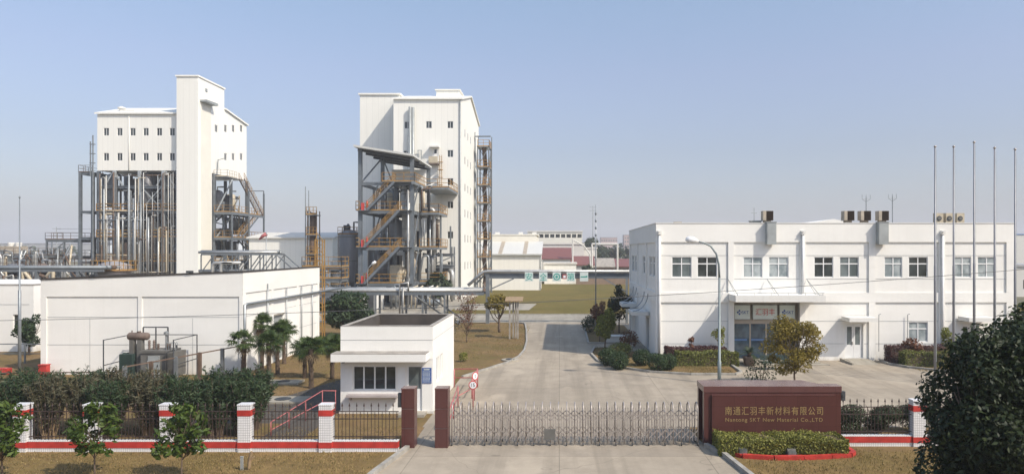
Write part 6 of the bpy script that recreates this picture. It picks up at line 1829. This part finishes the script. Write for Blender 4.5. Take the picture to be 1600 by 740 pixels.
# scattered town blocks toward the horizon: each a simple building
cnt = 0
for i in range(26):
    Y = rng.uniform(700, 1500); x = rng.uniform(-1.05, .85)*Y; h = rng.uniform(8, 17)
    if -30 < x/Y*1100+874-874 < 130 and False: continue
    w_ = rng.uniform(20, 60)
    cnt += 1
HZ = [("left of the left tower",-.80),("between the towers",-.34),("behind the balconied block",-.02),("beyond the office's right end",.66)]
for lab, a in HZ:
    Y = 1000; x = a*Y
    bld("town_block", "hazy pale town block on the horizon "+lab, x-22, x+22, Y, 20, 14, "far_white", 3, 8, wh=1.6, ww=2, roofmat="far_grey", glass="grey_glass", group="town blocks on the horizon", step=4)

# near trees --------------------------------------------------------
def dense_tree(label, loc, cz, rx, ry, rz, n, clumps, leaf):
    return tree("evergreen_tree", label, "tree", loc, cz*.8, .16, cz, rx, ry, rz, "camphor_leaf", n, leaf, clumps, "dark evergreen trees by the right corner", .3, 1.9, 14, .27, "bark", .5)
dense_tree("large dark evergreen tree filling the lower right corner of the view", (9.9, 15.6), 2.95, 2.0, 1.9, 2.75, 60000, 130, .068)
dense_tree("taller dark evergreen tree behind, at the right edge beneath the last flagpole", (12.3, 17.6), 3.3, 2.1, 2.0, 3.0, 40000, 100, .078)
m_ = []
for (px, dY, lab, hh) in ((3,21.3,"small young tree before the fence, cut off by the left edge",2.3),(148,21.6,"small young tree before the second fence pillar from the left",2.45),(284,21.4,"small young tree before the third fence pillar from the left",2.5)):
    x = (px-874)*dY/1100
    tree("young_tree", lab, "tree", (x, dY), 1.3, .028, 1.55, .98, .85, .98, "sapling_leaf", 1300, .095, 50, "young street trees on the verge", .3, 2.1, 13, .2, "bark", .1)
m_ = None
# shrubs behind the left fence, one by one
ol = [(-21.6,.0,1),(-20.3,.4,0),(-19.0,.1,1),(-17.9,.5,1),(-16.7,.1,0),(-15.4,.4,1),(-14.1,.0,0),(-12.9,.3,0),(-11.95,.5,0),(-20.9,1.4,0),(-18.4,1.5,0),(-16.0,1.5,1),(-13.6,1.5,0),(-12.0,1.5,0),(-23.0,.5,0),(-19.7,1.0,0),(-17.3,1.2,1),(-14.7,.9,0),(-12.3,1.1,0),(-22.2,1.3,0)]
place = ["behind the leftmost pillar","between the first and second pillars","just right of the leftmost pillar with brownish sprays","pale and dusty, left of the second pillar","right behind the second pillar, dark","dusty and loose, left of the third pillar","dark green behind the third pillar","dark green right of the third pillar","dark green, nearest the palms left of the fourth pillar","in the back row above the leftmost pillar","in the back row left of the second pillar","dusty one in the back row, right of the second pillar","in the back row above the third pillar","last in the back row, beside the palms","at the very left edge","filling the gap right of the leftmost pillar","dusty, filling the gap behind the small white tag board","filling the gap between second and third pillars","filling the gap just right of the third pillar","in the back row at the very left edge"]
def oleander(loc, dusty, label, h=2.1):
    t = T("oleander_shrub", "tall oleander shrub " + label, "shrub", (loc[0], loc[1], 0), "oleander shrubs behind the left fence")
    m = MB(); P_ = []; Nn = []; U = []
    for i in range(92):
        a = random.uniform(0, 6.28); s_ = random.uniform(.15, .85)**.8; hh = h*random.uniform(.72, 1.08)*(1-.25*s_)
        b = Vector((math.cos(a)*.25*s_, math.sin(a)*.2*s_, 0)); e = Vector((math.cos(a)*1.1*s_, math.sin(a)*.8*s_, hh)); mid = b.lerp(e,.5)+Vector((-math.cos(a)*.1*s_,-math.sin(a)*.1*s_,.1))
        m.tube([b, mid, e], [.014,.010,.004], 4)
        k = 74
        for j in range(k):
            q = random.random()**.7; q = .18+.82*q
            c = b.lerp(mid, q*2) if q < .5 else mid.lerp(e, (q-.5)*2)
            d = Vector((random.gauss(0,1),random.gauss(0,1),random.gauss(.7,.5))).normalized()
            P_.append(c+d*.09); U.append(d); Nn.append(Vector((random.gauss(0,1),random.gauss(0,1),random.gauss(0,1))))
    part(t, "stems", m, "wood" if dusty else "bark", local=True)
    put_mesh(t, "foliage", leaves_mesh("foliage", "dusty_oleander_leaf" if dusty else "oleander_leaf", np.array(P_), np.array(Nn), .042, 4.4, np.array(U)))
for (x, dy, du), pl_ in zip(ol, place): oleander((x, 26.1+dy), du, pl_, 2.35 if dy < 1 else 2.5)
# dark bushes behind right fence
for i, (x, y, lab) in enumerate(((11.0,27.0,"dark rounded bush behind the fence, next to the granite name wall"),(12.4,27.2,"dark rounded bush behind the right fence, middle one"),(13.9,27.2,"dark rounded bush behind the right fence pillar"))):
    t = T("rounded_bush", lab, "shrub", (x, y, 0), "dark rounded bushes behind the right fence")
    m = MB()
    for j in range(12): m.tube([(0,0,0),(random.uniform(-.6,.6),random.uniform(-.5,.5),random.uniform(.6,1.1))],[.02,.008],4)
    part(t, "stems", m, "bark", local=True)
    p, n = clump_points(crown_clumps(0,0,.62,.85,.7,.6,12,.5), 5200, .8); p[:,2] = np.abs(p[:,2])
    put_mesh(t, "foliage", leaves_mesh("foliage", "dark_hedge_leaf", p, n, .05, 1.6))
def bush(name, label, x, y, r, h, mat, n, leaf, group=None, cat="shrub", stems=8):
    t = T(name, label, cat, (x, y, 0), group)
    m = MB()
    for j in range(stems): m.tube([(0,0,0),(random.uniform(-.5,.5)*r,random.uniform(-.5,.5)*r,h*.7)],[.02,.008],4)
    part(t, "stems", m, "bark", local=True)
    p, nn_ = clump_points([(0,0,h*.5,r,r,h*.5)]+crown_clumps(0,0,h*.55,r,r,h*.45,6,.5), n, .85); p[:,2] = np.abs(p[:,2])+.02
    put_mesh(t, "foliage", leaves_mesh("foliage", mat, p, nn_, leaf, 1.5)); return t
# clipped balls in the office bed
def ball(px, py, r, label):
    x, y = at(px, py); return bush("box_ball", label, x, y, r, r*1.75, "box_leaf", 3800, .055, "clipped round bushes in the office bed")
ball(950,571,.62,"clipped round green bush farthest left in the office bed, behind its neighbour")
ball(967,577,.62,"clipped round green bush in front at the left end of the office bed")
ball(1003,571,.58,"clipped round green bush standing alone near the office's left corner")
ball(1027,580,.60,"clipped round green bush, left of the close pair in the office bed")
ball(1043,578,.56,"clipped round green bush, right of the close pair, touching the hedge")
bush("dark_bush", "dark round bush at the kerb of the small far bed beside the road", *at(921,519), .75, 1.5, "dark_hedge_leaf", 1600, .08)
# hedges
def hedge(label, x0, x1, y0, y1, h, mat, n, leaf=.06):
    t = T("low_hedge", label, "hedge", ((x0+x1)/2, (y0+y1)/2, 0))
    m = MB(); m.box(x0+.1, x1-.1, y0+.1, y1-.1, 0, h-.08); part(t, "dark_core", m, "bark")  # dark block added inside to close the gaps between leaves
    me = hedge_mesh("foliage", mat, x0-(x0+x1)/2, x1-(x0+x1)/2, y0-(y0+y1)/2, y1-(y0+y1)/2, h, n, leaf)
    put_mesh(t, "foliage", me)
hedge("green clipped hedge in front of the office between round bushes and cycad", 7.1, 10.9, 42.7, 43.5, .85, "hedge_leaf", 7000)
hedge("dark purple leaved hedge along the office wall left of the entrance", 6.6, 10.4, 43.7, 44.5, 1.0, "purple_leaf", 6000)
hedge("green clipped hedge before the office near the flagpoles", 20.9, 26, 42.5, 43.4, .85, "hedge_leaf", 7000)
hedge("dark purple leaved hedge along the office wall behind the flagpoles", 20.5, 27, 43.6, 44.5, 1.1, "purple_leaf", 7000)
hedge("low rough hedge behind the palms along the workshop side", -17.2, -11.6, 47.4, 48.5, 1.0, "lime_leaf", 5500, .08)
tree("sapling", "slender pale green sapling against the office wall left of the entrance", "tree", (10.0, 43.95), 1.5, .025, 1.75, .55, .5, .75, "lime_leaf", 420, .09, 12, None, .3, 1.6, 6, .35)
tree("sapling", "tiny red leaved sapling before the office, left of the pale sapling", "tree", (8.25, 43.95), .9, .02, 1.3, .33, .3, .4, "rust_leaf", 260, .08, 8, None, .2, 1.6, 5, .35)
tree("sapling", "light green sapling in front of the lower office window", "tree", (23.2, 42.0), 1.4, .025, 1.7, .6, .5, .8, "lime_leaf", 900, .09, 14, None, .3, 1.6, 6, .35)
bush("rust_bush", "rust red leafy bush left of the lower office window", 22.0, 43.9, .65, 1.6, "rust_leaf", 1300, .09)
# shaded plants at the office's left side
tree("mixed_tree", "lime green and rust coloured tree beside the thin mast at the road edge", "tree", (3.25, 50.0), 1.2, .06, 2.0, .9, .9, 1.45, "lime_leaf", 2600, .12, 22, None, .2, 1.6, 7, .34)
tree("rust_tree", "rust red tree standing behind the lime green tree by the road", "tree", (3.1, 54.2), 1.6, .06, 2.5, .8, .8, 1.3, "rust_leaf", 1300, .11, 20, None, .3, 1.6, 7, .32)
tree("dark_tree", "dark shaded tree against the office's left side wall", "tree", (5.1, 60.0), 1.8, .07, 2.6, 1.2, 1.2, 1.8, "camphor_leaf", 2400, .13, 20, None, .2, 1.6, 7, .34)
bush("rust_bush", "low rust red bush in the shade by the office side doors", 5.0, 50.6, .7, 1.3, "rust_leaf", 500, .1)
bush("rust_bush", "low dull green bush in the shade left of the side doors", 4.1, 47.2, .8, .9, "hedge_leaf", 1200, .08)
m = MB(); m.box(3.6,4.9,53.5,54.3,0,.5); m.box(3.5,5.0,53.4,54.4,.503,.56); solo("stone_bench", m, "weathered_render", "pale stone block bench in the shade beside the office", "bench", (4.2,54,0))
# cycad by the door
def fan_leaf(m, base, ang, elev, L, n=13, w=.035, droop=.25, r=.5):
    d = Vector((math.cos(ang)*math.cos(elev), math.sin(ang)*math.cos(elev), math.sin(elev)))
    hub = base + d*L*.5 + Vector((0,0,-droop*L*.1))
    m.tube([base, hub], .008, 4)
    side = d.cross(Vector((0,0,1))).normalized(); up = side.cross(d)
    for i in range(n):
        a = -1.9 + 3.8*i/(n-1)
        e = (d*math.cos(a) + side*math.sin(a)).normalized()
        mid = hub + e*r*.55*random.uniform(.9,1.05) + up*.03; tip = hub + e*r*random.uniform(.9,1.05) - Vector((0,0,droop*r*random.uniform(.5,1.2)))
        wv = e.cross(up).normalized()*w
        m.add([hub, mid-wv, tip, mid+wv], [(0,1,2,3)])
def palm_proto(h, nleaf, seed, thick=.11):
    random.seed(seed)
    tr_ = MB(); pts = [(0,0,0),(.03,.0,h*.3),(.0,.03,h*.6),(-.02,0,h)]
    tr_.tube(pts, [thick*1.15,thick,thick*.95,thick*1.1], 10)
    for i in range(int(h*46)):
        z = h*random.uniform(.12,.98); a = random.uniform(0,6.28); r = thick
        tr_.add([(math.cos(a-.25)*r,math.sin(a-.25)*r,z),(math.cos(a+.25)*r,math.sin(a+.25)*r,z),(math.cos(a)*(r+.05),math.sin(a)*(r+.05),z+.12)],[(0,1,2)])
    lf = MB()
    for i in range(nleaf):
        el = random.uniform(-.45,1.35); fan_leaf(lf, Vector((0,0,h)), i*2.4+random.random(), el, random.uniform(.75,1.1), 15, .03, .35, random.uniform(.42,.55))
    dd = MB()
    for i in range(9): fan_leaf(dd, Vector((0,0,h-.05)), i*.7+random.random()*.3, -1.15+random.random()*.3, random.uniform(.6,.8), 9, .022, .5, .35)
    return tr_, lf, dd
protos = []
for h, nl, sd in ((2.5,30,3),(2.1,34,5),(1.9,26,8)):
    a, b, c = palm_proto(h, nl, sd); protos.append((mesh_of(a,"trunk","palm_bark"), mesh_of(b,"fronds","palm_leaf"), mesh_of(c,"dead_fronds","dead_palm_leaf"), h))
palms = [(380,592,533,2,"windmill palm with brown hanging fronds, farthest left by the workshop corner"),(409,575,506,0,"tallest windmill palm, in front of the workshop's corner"),(420,595,536,1,"windmill palm right in front of the tallest one"),
  (434,584,524,1,"thin windmill palm between the tallest palm and the one before the door"),(444,568,516,0,"windmill palm in front of the grey side door of the workshop"),(476,590,546,1,"short windmill palm behind the left of the two that stand close together"),
  (486,606,545,2,"bushy windmill palm nearest to the asphalt path"),(519,591,540,1,"windmill palm beside the guardhouse's left wall")]
for px, py, ph, pi, lab in palms:
    x, y = at(px, py); hh = 7 - (ph-392)*y/1100
    t = T("windmill_palm", lab, "palm tree", (x, y, 0), "windmill palms by the workshop", random.uniform(0,6))
    s_ = hh/protos[pi][3]
    for nm, me in zip(("trunk","fronds","dead_fronds"), protos[pi][:3]):
        o = bpy.data.objects.new(nm, me); link(o); o.parent = t
        if nm == "trunk": o.scale = (1,1,s_)
        else: o.location = (0,0,hh-protos[pi][3]); 
t = T("cycad", "dark feathery cycad in a pot left of the office entrance", "palm", (11.6, 43.0, 0))
m = MB(); m.lathe([(.3,0),(.4,.5),(.42,.55),(.3,.55)], (0,0,.012), 14); part(t, "pot", m, "equipment_rust", True, True)
m = MB()
for i in range(34):
    a = i*2.4; el = random.uniform(.15,1.3); L = random.uniform(.8,1.05)
    pts = [Vector((math.cos(a)*math.cos(el)*L*q, math.sin(a)*math.cos(el)*L*q, .7+math.sin(el)*L*q-.5*L*q*q)) for q in (0,.33,.66,1)]
    for p_, q_ in zip(pts, pts[1:]):
        d = (q_-p_); s_ = d.cross(Vector((0,0,1))).normalized()*.13
        for j in range(5):
            c = p_.lerp(q_, j/5); m.add([c, c+s_+d*.25, c+d*.15],[(0,1,2)]); m.add([c, c-s_+d*.25, c+d*.15],[(0,1,2)])
part(t, "fronds", m, "box_leaf", False, True)
m = MB(); m.tube([(0,0,.5),(0,0,.85)], .12, 8); part(t, "trunk", m, "palm_bark", True, True)
# golden willow-like tree before the entrance, with dark leafless shrub left of it
gt_ = tree("golden_tree", "golden leaved tree hiding part of the office entrance", "tree", (12.1, 36.2), 1.3, .06, 2.3, 1.8, 1.2, 1.65, "golden_leaf", 6000, .068, 60, None, -.05, 3.0, 16, .25, "bark", .15)
bush("sparse_shrub", "dark sparse shrub with small leaves left of the golden tree", 10.3, 36.0, .85, 1.5, "dark_hedge_leaf", 420, .085)
m = MB(); m.prism_xz([(0,.05),(.9,-.05),(1.9,.0),(1.9,.28),(.0,.22),(-.3,.25)], 0, .05)
t = T("green_bench", "long dark green bench before the office entrance behind the golden tree", "bench", (11.9, 41.5, 0))
m = MB(); m.box(11.9,14.2,41.3,41.7,.42,.5); part(t, "seat", m, "green_paint")
m = MB(); m.box(11.9,14.2,41.7,41.75,.55,.85); part(t, "backrest", m, "green_paint")
for x in (12.1,13.9):
    m = MB(); m.box(x,x+.06,41.35,41.74,.012,.418); m.box(x,x+.06,41.705,41.745,.42,.55); part(t, "leg", m, "dark_steel")
# bed left of the road
tree("round_tree", "small round red green tree on a forked trunk in the dry bed", "tree", (-5.15, 60.5), 1.5, .12, 2.45, 1.35, 1.2, .95, "golden_leaf", 2300, .13, 20, None, .1, 1.5, 7, .36)
tree("bare_tree", "nearly bare small tree in the dry bed right of the guardhouse", "tree", (-7.1, 54), 1.0, .05, 1.9, 1.1, 1.0, 1.1, "rust_leaf", 260, .09, 18, None, .1, 1.5, 12, .35)
tree("bare_tree", "taller nearly bare tree in the dry bed close to the guardhouse roof", "tree", (-7.3, 47), 1.4, .04, 2.2, .8, .8, 1.3, "dusty_oleander_leaf", 200, .09, 14, None, .1, 1.5, 12, .35)
tree("bare_tree", "bare tree with a few red leaves beside the gantry column", "tree", (-8.3, 64), 1.4, .05, 2.5, 1.4, 1.0, 1.3, "rust_leaf", 420, .11, 18, None, .1, 1.5, 12, .35)
bush("small_bush", "tiny green tuft on the dry bed near the guardhouse", *at(724,565), .3, .6, "lime_leaf", 300, .07)
# big bush behind the guardhouse and tree at far left
tree("leafy_tree", "broad dark green tree behind the guardhouse roof", "tree", (-17.2, 57), 1.6, .15, 2.1, 2.5, 2.0, 1.9, "oleander_leaf", 6500, .15, 34, None, .15, 2.4, 9, .32)
bush("dark_bush", "dark bush between the last palm and the guardhouse", -11.9, 50.2, 1.1, 1.7, "dark_hedge_leaf", 1800, .1)
tree("round_tree", "small dark green tree before the store building at the left", "tree", ((46-874)*47.5/1100, 47.5), 1.1, .07, 1.75, 1.05, 1.0, 1.15, "oleander_leaf", 3400, .1, 22, None, .1, 1.8, 7, .36)
